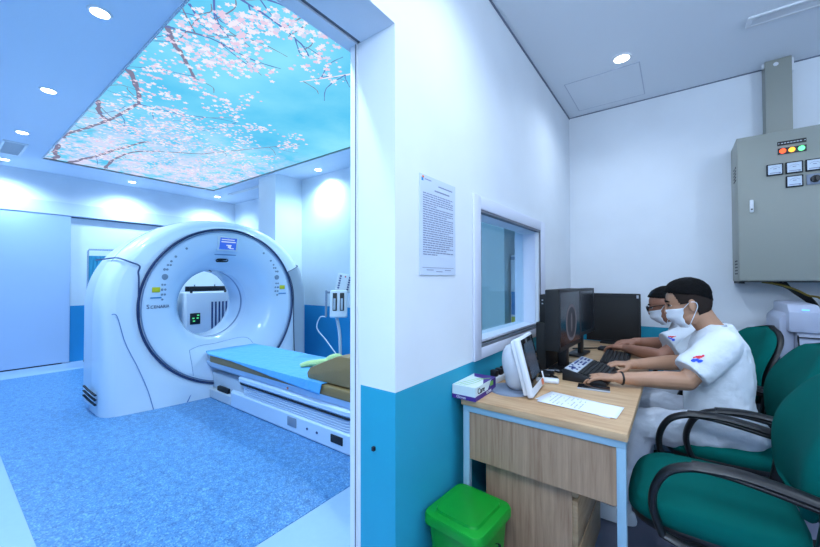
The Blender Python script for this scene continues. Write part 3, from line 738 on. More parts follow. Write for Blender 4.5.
b=NB(); tube(b,[Mh@V((-.13,-.02,.10)),Mh@V((-.05,-.02,.10))],.012,8); tube(b,[Mh@V((-.12,-.02,.12)),Mh@V((-.12,-.02,-.16))],.012,8); obj('side_bracket',b,'greyp',t)
b=NB(); tube(b,[Mh@V((-.12,-.02,-.16)),(ix-.17,iy-.1,.86),(ix-.22,iy-.1,.74),(ix-.14,iy-.05,.62),(ix-.02,iy-.03,.5),(ix+.05,iy-.02,.44)],.006,8,smooth=6); obj('tubing',b,'whitep',t)

# ------------------------------------------------------------------ folding screen, equipment cabinet beyond the scanner
t=thing('folding_screen','teal fabric folding screen with a chrome frame behind the scanner','folding screen',(-7.15,1.9,0))
pan=[(-7.20,1.435),(-7.06,1.72),(-7.30,2.15),(-7.06,2.6)]
for k in range(3):
    (xa,ya),(xb,yb)=pan[k],pan[k+1]
    b=NB()
    tube(b,[(xa,ya,.10),(xa,ya,1.70),(xa*.97+xb*.03,ya*.97+yb*.03,1.735),(xa*.03+xb*.97,ya*.03+yb*.97,1.735),(xb,yb,1.70),(xb,yb,.10)],.013,8)
    tube(b,[(xa,ya,.30),(xb,yb,.30)],.009,8)
    fo=obj('screen_frame',b,'chrome',t)
    b=NB(); n=24; vs=[]
    bb=bmesh.new(); dx,dy=xb-xa,yb-ya; L=math.hypot(dx,dy); nx,ny=-dy/L,dx/L
    for i in range(n+1):
        u=.03+.94*i/n; w=.008*math.sin(i*1.6); vs.append((bb.verts.new((xa+dx*u+nx*w,ya+dy*u+ny*w,.32)),bb.verts.new((xa+dx*u+nx*w,ya+dy*u+ny*w,1.64))))
    for i in range(n): bb.faces.new((vs[i][0],vs[i+1][0],vs[i+1][1],vs[i][1]))
    merge(b,bb); co=obj('screen_cloth',b,'teal_curtain',t); sm=co.modifiers.new('Solidify','SOLIDIFY'); sm.thickness=.003
for k in range(4):
    b=NB(); x,y=pan[k]; cyl(b,(x-.012,y,.045),(x+.012,y,.045),.04,n=16); cyl(b,(x,y,.045),(x,y,.11),.012); obj('caster',b,'black',t)
t=thing('equipment_cabinet','white floor-standing equipment cabinet seen through the scanner bore','equipment cabinet',(-7.15,3.15,0))
boxo('cabinet_body','whitep',t,-7.45,-6.92,2.70,3.60,.04,1.03,bev=.012)
boxo('plinth','slot',t,-7.42,-6.96,2.74,3.56,0,.04)
b=NB()
for k in range(5): box(b,-6.925,-6.912,3.12+k*.065,3.12+k*.065+.028,.25,.86)
obj('louvres',b,'seam',t)
b=NB(); box(b,-6.922,-6.905,2.755,2.925,.47,.67,bev=.006); dsp=obj('display_housing',b,'black',t)
b=NB(); 
for y,z in ((2.79,.57),(2.86,.57),(2.87,.62),(2.80,.52)): box(b,-6.905,-6.901,y,y+.035,z,z+.022)
obj('display_symbols',b,'e_green',dsp)
b=NB(); box(b,-7.0,-6.94,2.70,3.50,1.06,1.15,bev=.006); 
box(b,-6.99,-6.95,2.78,2.81,1.03,1.06); box(b,-6.99,-6.95,3.38,3.41,1.03,1.06); obj('top_rail',b,'black',t)
b=NB()
for y in (2.85,3.2): cyl(b,(-6.97,y,1.14),(-6.97,y,1.18),.012,n=10)
obj('rail_knob',b,'greyp',t)
# made-up cabinet: its colour bands stand for a reflection in the window glass
t=thing('reflection_cabinet','made-up white and blue cabinet standing for a reflection in the observation window','cabinet',(-1.14,3.4,0))
boxo('cabinet_body','whitep',t,-1.275,-1.0,3.33,3.56,.0,1.50,bev=.006)
boxo('cabinet_shelf','greyp',t,-1.27,-1.0,3.322,3.332,1.455,1.485); boxo('upper_door','whitep',t,-1.265,-1.005,3.318,3.332,1.18,1.44,bev=.003)
boxo('drawer','bluel',t,-1.265,-1.005,3.318,3.332,.93,1.15,bev=.003); boxo('lower_drawer','yellowl',t,-1.265,-1.005,3.318,3.332,.6,.91,bev=.003)

# ------------------------------------------------------------------ desk
t=thing('office_desk','oak-topped office desk with pale steel legs along the partition wall','desk',(-.44,2.37,0))
DX0,DX1,DY0,DY1=-.762,-.135,1.395,3.36
boxo('desktop','desktop',t,DX0,DX1,DY0,DY1,.722,.75,bev=.003)
for (x,y) in ((DX0+.005,DY0+.01),(DX1-.035,DY0+.01),(DX0+.005,DY1-.04),(DX1-.035,DY1-.04)):
    boxo('leg','steel',t,x,x+.028,y,y+.028,0,.696,bev=.002)
b=NB(); box(b,DX0+.005,DX1-.007,DY0+.01,DY0+.038,.694,.722,bev=.002); box(b,DX0+.005,DX1-.007,DY1-.04,DY1-.012,.694,.722,bev=.002)
box(b,DX0+.005,DX0+.033,DY0+.038,DY1-.04,.694,.722); box(b,DX1-.035,DX1-.007,DY0+.038,DY1-.04,.694,.722); obj('top_rail',b,'steel',t)
boxo('end_panel','deskfront',t,DX0+.033,DX1-.035,DY0+.018,DY0+.032,.49,.694)
# pedestal
t=thing('drawer_pedestal','grey oak drawer pedestal standing under the near end of the desk','drawer unit',(-.48,1.66,0))
boxo('carcass','deskfront',t,-.675,-.325,1.46,1.95,.06,.64,bev=.002)
for k,(z0,z1) in enumerate(((.07,.245),(.258,.432),(.445,.63))):
    boxo('drawer_front','deskedge',t,-.325,-.305,1.462,1.948,z0,z1,bev=.002)
b=NB()
for z in (.245,.432): box(b,-.322,-.309,1.55,1.86,z,z+.012)
obj('finger_gap',b,'slot',t)
for x,y in ((-.65,1.5),(-.35,1.5),(-.65,1.91),(-.35,1.91)):
    b=NB(); cyl(b,(x-.012,y,.03),(x+.012,y,.03),.03,n=14); obj('caster',b,'black',t)

# ------------------------------------------------------------------ things on the desk
# glove box (local: x along long side, y depth) long axis ~ along +X from wall, slightly turned
Mg=Matrix.Translation((-.742,1.49,.7505))@Matrix.Rotation(math.radians(1),4,'Z')
t=thing('glove_box','purple, white and lime box of disposable gloves on the desk corner by the wall','glove box',(-.742,1.49,.75))
GW,GD,GH=.125,.062,.055
b=NB(); box(b,-.055,.055,-.11,.11,0,.058,M_=Mg); obj('carton',b,'boxwhite',t)
b=NB(); prism(b,[(-.055,.11),(.055,.11),(.055,-.03),(.02,.05),(-.03,.06)],'z',.0581,.0587,M_=Mg)
box(b,-.0558,.0552,-.1107,-.11,0,.018,M_=Mg); box(b,.055,.0557,-.11,.11,0,.02,M_=Mg); prism(b,[(.11,.02),(.11,.0575),(.06,.0575),(.02,.02)],'x',.055,.0557,M_=Mg)
box(b,-.055,.055,.11,.1107,0,.058,M_=Mg); box(b,-.0557,-.055,-.11,.11,0,.02,M_=Mg)
obj('purple_print',b,'purple',t)
b=NB()
for k in range(3):
    tube(b,[Mg@V((-.045+k*.02,-.10,.0587)),Mg@V((-.02+k*.02,-.03,.0587)),Mg@V((.0+k*.012,.03,.0587)),Mg@V((.045,.06+.01*k,.0587))],.0018,6,smooth=5,ry=.0006)
box(b,-.0557,-.0552,-.06,-.0,.02,.05,M_=Mg); box(b,.0558,.0563,.045,.078,.03,.05,M_=Mg)
obj('lime_stripes',b,'lime',t)
b=NB(); Mt=Mg@Matrix.Translation((.0565,-.09,.026))@Matrix.Rotation(PI/2,4,'Z')@Matrix.Rotation(PI/2,4,'X'); text_bm('Care',.036,Mt,dst=b); obj('lettering',b,'black',t)
b=NB(); Mt=Mg@Matrix.Translation((.0565,.0,.006))@Matrix.Rotation(PI/2,4,'Z')@Matrix.Rotation(PI/2,4,'X'); text_bm('GLOVES',.015,Mt,dst=b)
Mt=Mg@Matrix.Translation((-.035,-.1112,.004))@Matrix.Rotation(PI/2,4,'X'); text_bm('Gloves',.016,Mt,dst=b); obj('small_lettering',b,'whitep',t)
# plug adaptor cluster
t=thing('power_strip','small white power strip with black plugs beside the glove box','power strip',(-.70,1.70,.75))
Ms=Matrix.Translation((-.735,1.76,.7505))@Matrix.Rotation(math.radians(85),4,'Z')
b=NB(); box(b,-.09,.09,-.022,.022,0,.03,bev=.006,M_=Ms); obj('strip_body',b,'whitep',t)
for k in range(3):
    b=NB(); box(b,-.07+k*.05,-.04+k*.05,-.018,.018,.03,.062,bev=.006,M_=Ms); obj('plug',b,'black',t)
# injector console
t=thing('control_monitor','small white touchscreen console with a bulbous back on a round base','touchscreen console',(-.62,1.66,.75))
b=NB(); loft_circ(b,[(-.625,1.63,.7505),(-.625,1.63,.757),(-.625,1.63,.764)],[.100,.098,.06],36); obj('round_base',b,'greyp',t)
Mc=Matrix.Translation((-.518,1.665,.757))@Matrix.Rotation(math.radians(5.7),4,'Z')@Matrix.Rotation(math.radians(-14),4,'Y')
# local: x normal to the screen (+x), y width (far = +), z height
b=NB(); box(b,-.012,.014,-.125,.125,.0,.257,bev=.008,seg=3,M_=Mc); 
box(b,-.03,-.012,-.113,.113,.01,.25,bev=.006,M_=Mc); obj('front_bezel',b,'whitep',t)
b=NB(); box(b,.0142,.016,-.105,.112,.038,.246,bev=.001,M_=Mc); obj('touch_glass',b,'blackshine',t)
b=NB(); box(b,.0162,.0166,-.075,.085,.07,.225,M_=Mc); obj('lit_display',b,'screenc',t)
b=NB(); box(b,.0142,.0148,.075,.118,.006,.032,M_=Mc); obj('orange_sticker',b,'orange',t)
b=NB()
ell(b,(-.06,-.03,.125),.055,.075,.108,Mc); ell(b,(-.05,.05,.175),.045,.055,.07,Mc); ell(b,(-.07,-.02,.072),.05,.075,.055,Mc)
o=obj('rear_shell',b,'lgrey',t); rm=o.modifiers.new('Remesh','REMESH'); rm.mode='VOXEL'; rm.voxel_size=.008; rm.use_smooth_shade=True; s_=o.modifiers.new('Smooth','SMOOTH'); s_.iterations=6
# printed sheets
def paper(cx,cy,a,label,z,lines=True):
    Mp=Matrix.Translation((cx,cy,z))@Matrix.Rotation(a,4,'Z')
    b=NB(); G=[]; bb=bmesh.new(); n=10
    for i in range(n+1):
        row=[]
        for j in range(n+1):
            x=-.075+.15*i/n; y=-.1485+.297*j/n; row.append(bb.verts.new(Mp@V((x,y,.0006+.001*(1+noise.noise(V((x*12,y*12,z*900))))))))
        G.append(row)
    for i in range(n):
        for j in range(n): bb.faces.new((G[i][j],G[i+1][j],G[i+1][j+1],G[i][j+1]))
    merge(b,bb); o=obj('paper_sheet',b,'paper',None,(cx,cy,z)); sm=o.modifiers.new('Solidify','SOLIDIFY'); sm.thickness=.0004
    tag(o,label,'paper','printed sheets on the desk')
    if lines:
        b=NB()
        for k in range(9):
            y=.12-k*.017; x=-.06; 
            while x<.05:
                w=random.uniform(.008,.03)
                if random.random()<.75: box(b,x,min(x+w,.06),y,y+.004,.0030,.0032,M_=Mp)
                x+=w+.006
        obj('printed_lines',b,'inkp',o)
paper(-.335,1.617,math.radians(79),'lower sheet of printed paper peeking out from under the top one on the desk',.7505,False)
paper(-.325,1.603,math.radians(86),'top sheet of printed paper lying on the desk\'s near end',.7525)
# phone
t=thing('mobile_phone','black mobile phone lying flat on the desk in front of the control keyboard','phone',(-.33,1.87,.75))
Mp=Matrix.Translation((-.318,1.880,.7505))@Matrix.Rotation(math.radians(8),4,'Z')
b=NB(); box(b,-.068,.068,-.036,.036,0,.009,bev=.003,seg=3,M_=Mp); obj('phone_body',b,'lgrey',t)
b=NB(); box(b,-.0675,.0675,-.0355,.0355,.0075,.0098,bev=.001,M_=Mp); obj('phone_glass',b,'blackshine',t)
# white handset
t=thing('barcode_remote','small white handheld remote lying on the desk beside the console','remote',(-.53,1.87,.75))
Mp=Matrix.Translation((-.525,1.86,.7505))@Matrix.Rotation(math.radians(12),4,'Z')
b=NB(); box(b,-.06,.055,-.02,.02,0,.022,bev=.008,seg=3,M_=Mp); obj('handle',b,'whitep',t)
b=NB(); tube(b,[Mp@V((-.02,0,.015)),Mp@V((-.028,.012,.05))],.007,8); tube(b,[Mp@V((-.038,0,.015)),Mp@V((-.048,.012,.045))],.006,8); obj('clip',b,'whitep',t)
t=thing('cable_tangle','tangle of black and grey cables on the desk under the monitors','cables',(-.6,2.0,.75)); t['kind']='stuff'
for k,(mt_,pts) in enumerate((('cable',[(-.70,1.80,.757),(-.62,1.93,.757),(-.56,1.98,.757),(-.50,1.95,.757),(-.55,1.90,.757)]),
    ('cable',[(-.69,2.0,.757),(-.58,2.08,.757),(-.53,2.2,.775),(-.56,2.32,.757),(-.66,2.4,.757)]),
    ('cableg',[(-.68,1.86,.76),(-.60,2.02,.765),(-.52,2.12,.757),(-.47,2.25,.757)]),
    ('cable',[(-.60,2.15,.757),(-.52,2.06,.76),(-.50,2.16,.757),(-.57,2.22,.757),(-.62,2.1,.757)]),
    ('cable',[(-.62,2.85,.756),(-.5,2.95,.756),(-.44,3.0,.756),(-.40,2.98,.756)]))):
    b=NB(); tube(b,pts,.005,8,smooth=8); obj('cable',b,mt_,t)
b=NB(); box(b,-.60,-.53,1.93,2.02,.751,.775,bev=.008); obj('power_adapter',b,'black',t)
# monitors
def monitor(name,label,x,y0,y1,z0,z1,rot,th,scan=False,group=None,px=None):
    yc=(y0+y1)/2; t=thing(name,label,'monitor',(x,yc,.75),group)
    Mm=Matrix.Translation((x,yc,0))@Matrix.Rotation(rot,4,'Z'); w=(y1-y0)/2
    b=NB(); box(b,-th,0,-w,w,z0,z1,bev=.006,seg=2,M_=Mm); 
    obj('monitor_case',b,'blackm',t)
    b=NB(); w2=w-.018
    box(b,-.002,.003,-w,w,z1-.016,z1,M_=Mm); box(b,-.002,.003,-w,w,z0,z0+.022,M_=Mm); box(b,-.002,.003,-w,-w2,z0,z1,M_=Mm); box(b,-.002,.003,w2,w,z0,z1,M_=Mm)
    obj('bezel',b,'black',t)
    b=NB(); box(b,0,.0012,-w2,w2,z0+.022,z1-.016,M_=Mm); obj('screen',b,'screen',t)
    if scan:
        b=NB(); n=40; c=(0.01,z0+.14)
        def er(ry,rz,xx,mi,cy=0,cz=0):
            bb=bmesh.new(); bb.faces.new([bb.verts.new(Mm@V((xx,c[0]+cy+ry*math.cos(2*PI*j/n),c[1]+cz+rz*math.sin(2*PI*j/n)))) for j in range(n)]); merge(b,bb,mi)
        er(.105,.105,.0018,0); er(.082,.088,.0022,1); er(.016,.055,.0026,0); er(.012,.02,.003,1,.03,.02); er(.022,.05,.0026,1,-.034,0); er(.022,.05,.0026,1,.036,0)
        obj('scan_image',b,['scan','scand'],t)
    b=NB(); box(b,-th+.008,-.018,-.03,.03,.765,z0+.004,bev=.004,M_=Mm); obj('stand_neck',b,'black',t)
    b=NB(); box(b,-.095,.004,-.11,.11,.7505,.768,bev=.008,seg=2,M_=Mm); obj('stand_foot',b,'black',t)
    return t
monitor('medical_monitor','thick black monitor showing a grey cross-section scan image beside the white console',-.49,2.0,2.42,.88,1.212,math.radians(-3),.075,True)
monitor('medical_monitor','dark monitor directly behind the one with the scan image',-.50,2.46,2.88,.895,1.205,math.radians(-5),.05)
t=thing('rear_monitor','large square black monitor back standing at the far end of the desk','monitor',(-.41,3.31,.75))
b=NB(); box(b,-.605,-.222,3.28,3.32,.765,1.153,bev=.006); obj('monitor_case',b,'blackm',t)
b=NB(); box(b,-.60,-.227,3.276,3.281,1.13,1.15); box(b,-.60,-.227,3.276,3.281,.768,.78); box(b,-.235,-.226,3.276,3.281,.78,1.13); box(b,-.601,-.592,3.276,3.281,.78,1.13); obj('bezel',b,'black',t)
b=NB(); box(b,-.575,-.545,3.274,3.276,1.132,1.146); box(b,-.247,-.233,3.274,3.276,1.118,1.142); obj('sticker',b,'lgrey',t)
b=NB(); box(b,-.50,-.32,3.24,3.345,.7505,.765,bev=.004); obj('stand_foot',b,'black',t)
# computer tower
t=thing('computer_tower','black desktop computer standing against the wall behind the scan monitor','computer',(-.63,2.2,.75))
boxo('case','blackm',t,-.655,-.60,2.10,2.36,.7505,1.02,bev=.004)
boxo('upper_unit','blackm',t,-.640,-.60,2.12,2.36,1.02,1.18,bev=.004)
b=NB(); 
for z in (1.145,1.125): box(b,-.626,-.618,2.1185,2.1205,z,z+.006)
obj('indicator_light',b,'lgrey',t)
# keyboard console for near man
t=thing('console_keyboard','black wedge-shaped scanner keyboard with a pale button strip under the front man\'s hands','keyboard',(-.39,2.14,.75))
Mk=Matrix.Translation((-.368,2.13,.7505))@Matrix.Rotation(math.radians(-2),4,'Z')@Matrix.Diagonal((.88,.85,1,1))
b=NB(); prism(b,[(-.115,0),(-.115,.055),(-.105,.060),(.11,.018),(.115,.012),(.115,0)],'y',-.215,.215,bev=.002,M_=Mk); obj('keyboard_case',b,'black',t)
sl=math.atan2(.042,.215)
Mt_=Mk@Matrix.Translation((-.105,0,.0605))@Matrix.Rotation(sl,4,'Y')
b=NB(); box(b,.002,.072,-.21,.21,0,.003,bev=.001,M_=Mt_); obj('button_strip',b,'lgrey',t)
b=NB()
for r in range(3):
    for j in range(13):
        if random.random()<.72: box(b,.012+r*.02,.022+r*.02,-.19+j*.029,-.175+j*.029,.003,.006,M_=Mt_)
cyl(b,Mt_@V((.036,-.15,.003)),Mt_@V((.036,-.15,.009)),.011,n=16); obj('control_buttons',b,'navy',t)
b=NB()
for r in range(6):
    for j in range(18):
        box(b,.080+r*.0215,.098+r*.0215,-.205+j*.0228,-.186+j*.0228,0,.006,bev=.0015,seg=1,M_=Mt_)
obj('keys',b,'blackm',t)
t=thing('flat_keyboard','thin black keyboard lying between the two men\'s arms','keyboard',(-.32,2.68,.75))
Mk=Matrix.Translation((-.315,2.66,.7505))@Matrix.Rotation(math.radians(3),4,'Z')
b=NB(); prism(b,[(-.075,0),(-.075,.022),(.075,.010),(.075,0)],'y',-.205,.205,bev=.002,M_=Mk); obj('keyboard_case',b,'black',t)
b=NB()
for r in range(6):
    for j in range(18): box(b,-.068+r*.0225,-.050+r*.0225,-.198+j*.022,-.180+j*.022,.0135-r*.0012+.004,.0215-r*.0018+.003,bev=.0015,seg=1,M_=Mk)
obj('keys',b,'blackm',t)
def mouse(label,c,a):
    t=thing('computer_mouse',label,'mouse',(c[0],c[1],.75)); Mm=Matrix.Translation((c[0],c[1],.7505))@Matrix.Rotation(a,4,'Z')
    b=NB(); loft(b,[oval(0,0,0,.052,.028),oval(0,0,.010,.056,.031),oval(.002,0,.022,.050,.027),oval(.006,0,.030,.034,.018),oval(.008,0,.033,.012,.008)]); b.transform(Mm); obj('mouse_body',b,'black',t,angle=60)
    b=NB(); cyl(b,Mm@V((-.03,-.004,.026)),Mm@V((-.03,.004,.026)),.007,n=12); obj('scroll_wheel',b,'greyp',t)
mouse('black mouse under the front man\'s far hand',(-.335,2.285),math.radians(5))
mouse('black mouse under the rear man\'s hand near the far monitor',(-.415,2.93),math.radians(-10))

# ------------------------------------------------------------------ green bin
t=thing('waste_bin','bright green plastic waste bin with a lid on the floor beside the desk','bin',(-.66,1.25,0))
Mb=Matrix.Translation((-.655,1.255,0))@Matrix.Rotation(math.radians(-4),4,'Z')
def rr(x,y,z,r=.035):
    out=[]
    for cx,cy,a0 in ((x-r,y-r,0),(-x+r,y-r,PI/2),(-x+r,-y+r,PI),(x-r,-y+r,1.5*PI)):
        for k in range(6): a=a0+PI/2*k/5; out.append(Mb@V((cx+math.cos(a)*r,cy+math.sin(a)*r,z)))
    return out
b=NB(); loft(b,[rr(.085,.095,0.002),rr(.09,.10,.02),rr(.112,.125,.36)]); obj('bin_body',b,'bin',t,angle=60)
b=NB(); loft(b,[rr(.120,.131,.345),rr(.125,.136,.348),rr(.125,.136,.375),rr(.121,.132,.384),rr(.10,.112,.387)]); 
obj('bin_lid',b,'bin',t,angle=50)
b=NB(); loft(b,[rr(.094,.105,.386,.03),rr(.090,.101,.397,.03)]); obj('lid_flap',b,'bin',t,angle=50)
b=NB(); Mt=Mb@Matrix.Translation((.104,-.04,.20))@Matrix.Rotation(PI/2,4,'Z')@Matrix.Rotation(PI/2+.06,4,'X')
for k in range(3):
    a=k*2*PI/3; pts=[Mt@V((.045*math.cos(a+u*.25)+.04,.045*math.sin(a+u*.25)+.05,.002)) for u in range(6)]; tube(b,pts,.006,6,ry=.001)
obj('recycling_mark',b,'slot',t)

# ------------------------------------------------------------------ wall notice
t=thing('wall_notice','laminated printed notice taped to the white partition wall','notice',(-.8,1.27,1.49))
b=NB(); box(b,PX1+.001,PX1+.004,1.132,1.412,1.287,1.686); obj('notice_sheet',b,'notice',t)
b=NB(); x=PX1+.0042
def pl(y0,y1,z,h,mi=0): box(b,x,x+.0004,y0,y1,z,z+h,mi=mi)
pl(1.27,1.385,1.655,.005); pl(1.24,1.36,1.632,.006); pl(1.17,1.215,1.668,.004)
for k in range(27):
    z=1.612-k*.0094; y=1.155
    end=1.39 if random.random()<.7 else random.uniform(1.25,1.37)
    while y<end:
        w=random.uniform(.01,.035); pl(y,min(y+w,end),z,.0042); y+=w+.004
pl(1.15,1.395,1.316,.002); 
for k in range(3): pl(1.18+k*.07,1.23+k*.07,1.306-.006*(k%2),.003)
obj('printed_text',b,'ink',t)
b=NB(); box(b,x,x+.0005,1.145,1.158,1.66,1.673); obj('logo_mark',b,'bluel',t)
b=NB(); box(b,x,x+.0005,1.150,1.163,1.672,1.680); obj('logo_mark_red',b,'orange',t)
# small wall hook/bolt below blue paint line on the partition end
t=tag(boxo('wall_bolt','slot',None,-.905,-.893,OY-.012,OY,.64,.655,bev=.002,base=(-.9,OY,.65)),'tiny dark bolt on the blue end of the partition wall','bolt')

# ------------------------------------------------------------------ electrical cabinet
t=thing('electrical_cabinet','large grey-green wall-mounted electrical cabinet with lit indicator lamps','electrical cabinet',(.8,3.45,1.75))
YC=3.30
boxo('cabinet_body','cab',t,.345,1.25,YC+.012,BY-.002,1.252,2.236,bev=.004)
boxo('cabinet_door','cab',t,.349,1.246,YC,YC+.014,1.258,2.232,bev=.003)
b=NB(); box(b,.349,.378,3.33,3.6,1.236,1.252); box(b,.40,1.2,3.36,3.58,1.246,1.252); obj('mounting_rail',b,'slot',t)
for z0 in (1.955,1.30):
    for k in range(5):
        for j in range(2): b=NB(); box(b,.3435,.3452,3.36+j*.07,3.40+j*.07,z0+k*.022,z0+k*.022+.010); obj('side_vent',b,'slot',t)
b=NB(); box(b,.541,.672,YC-.004,YC,2.135,2.162,bev=.001)
nm=obj('name_plate',b,'black',t)
b=NB(); Mt=Matrix.Translation((.56,YC-.0045,2.143))@Matrix.Rotation(PI/2,4,'X')
for k in range(7): box(b,.558+k*.014,.568+k*.014,YC-.0046,YC-.004,2.146,2.151)
for q in (.548,.665): cyl(b,(q,YC-.006,2.149),(q,YC-.003,2.149),.003,n=8)
obj('plate_text',b,'lgrey',nm)
lp=obj('lamp_strip',(lambda b:(box(b,.543,.672,YC-.006,YC,2.078,2.118,bev=.002),b)[1])(NB()),'black',t)
for x,mt_,cn in ((.565,'e_red','red indicator lamp'),(.606,'e_org','amber indicator lamp'),(.649,'e_grn','green indicator lamp')):
    b=NB(); cyl(b,(x,YC-.018,2.098),(x,YC-.006,2.098),.0135,.0155,n=20); o=obj('indicator_lamp',b,mt_,lp); o['label']=cn
def meter(x0,x1,z0,z1):
    b=NB(); box(b,x0,x1,YC-.012,YC,z0,z1,bev=.003); m=obj('panel_meter',b,'slot',t)
    w=.007; b=NB(); box(b,x0+w,x1-w,YC-.0135,YC-.012,z0+w,z1-w); obj('meter_face',b,'meterface',m)
    b=NB(); cx=(x0+x1)/2; r=.028
    for k in range(9):
        a=PI*.25+PI*.5*k/8; px_,pz_=cx+math.cos(a)*r,z0+.025+math.sin(a)*r; box(b,px_-.0012,px_+.0012,YC-.0142,YC-.0135,pz_,pz_+.004)
    box(b,x0+.014,x1-.02,YC-.0142,YC-.0135,z0+.014,z0+.018); box(b,x1-.022,x1-.012,YC-.0145,YC-.0135,z0+.010,z0+.018)
    box(b,cx-.008,cx+.008,YC-.0142,YC-.0135,z0+.04,z0+.044)
    obj('meter_scale',b,'ink',m)
for k in range(4): meter(.488+k*.088,.566+k*.088,1.945,2.020)
meter(.576,.654,1.856,1.930)
b=NB(); box(b,.668,.740,YC-.010,YC,1.860,1.926,bev=.003); sw=obj('selector_switch',b,'greyp',t)
b=NB(); cyl(b,(.704,YC-.03,1.893),(.704,YC-.01,1.893),.020,.022,n=20); box(b,.698,.710,YC-.042,YC-.03,1.875,1.911,bev=.003); obj('switch_knob',b,'black',sw)
b=NB(); box(b,.404,.424,YC-.014,YC,1.715,1.800,bev=.006,seg=3); la=obj('door_latch',b,'whitep',t)
b=NB(); cyl(b,(.414,YC-.016,1.735),(.414,YC-.013,1.735),.005,n=10); obj('key_hole',b,'slot',la)
# trunking
t=thing('cable_trunking','grey metal cable trunking rising from the cabinet to the ceiling','trunking',(.587,3.55,2.5))
boxo('trunking_body','cab',t,.521,.653,3.50,BY-.002,2.24,CZ-.002,bev=.002)
b=NB(); box(b,.508,.521,3.52,3.54,2.765,2.795); box(b,.653,.666,3.52,3.54,2.70,2.795); obj('bracket',b,'whitep',t)
b=NB(); loft_circ(b,[(.575,3.5,2.765),(.575,3.496,2.765)],[.014,.010],10); obj('plaster_spot',b,'whitep',t)
# cables under the cabinet
t=thing('cable_bundle','black and yellow-green power cables dropping from under the electrical cabinet','cables',(.65,3.42,1.24)); t['kind']='stuff'
b=NB()
for k in range(4): tube(b,[(.50+.03*k,3.40+.02*k,1.247),(.60+.01*k,3.42+.015*k,1.21-.008*k),(.72,3.45+.012*k,1.12-.01*k),(.76,3.53+.01*k,.95),(.77,3.57,.2)],.010,8,smooth=6)
obj('black_cable',b,'cable',t)
b=NB(); tube(b,[(.47,3.38,1.247),(.57,3.40,1.225),(.68,3.42,1.165),(.78,3.46,1.05),(.80,3.5,.3)],.007,8,smooth=6); obj('yellow_cable',b,'cabley',t)

# ------------------------------------------------------------------ printer
t=thing('office_printer','pale grey floor-standing office printer with a blue light under the electrical cabinet','printer',(.8,3.2,0))
b=NB(); prism(b,[(3.02,0.02),(3.02,.95),(3.06,1.0),(3.46,1.0),(3.46,.02)],'x',.56,1.20,bev=.015); obj('printer_body',b,'printer',t,angle=25)
b=NB(); prism(b,[(.495,.45),(.495,1.03),(.535,1.075),(.56,1.04),(.56,.45)],'y',3.06,3.44,bev=.01); obj('side_panel',b,'printer',t,angle=25)
b=NB(); prism(b,[(3.00,.955),(3.0,1.075),(3.05,1.118),(3.40,1.125),(3.44,1.0),(3.44,.955)],'x',.525,.66,bev=.014); obj('scanner_lid',b,'printer',t,angle=25)
b=NB(); box(b,.665,1.19,3.02,3.43,1.0,1.05,bev=.01); obj('document_feeder',b,'printer',t)
b=NB(); box(b,.662,1.18,3.035,3.42,1.05,1.085,bev=.006); obj('blue_band',b,'printerd',t)
b=NB(); box(b,.58,.61,2.995,3.002,1.085,1.093,bev=.002); obj('status_light',b,'e_led',t)
b=NB(); tube(b,[(.565,3.013,.94),(.568,3.013,.88),(.580,3.013,.75),(.60,3.013,.60),(.60,3.013,.50)],.004,6,smooth=5); box(b,.565,1.19,3.012,3.02,.925,.931); box(b,.60,1.19,3.012,3.02,.60,.606); box(b,.60,1.19,3.012,3.02,.40,.406); obj('panel_gap',b,'slot',t)

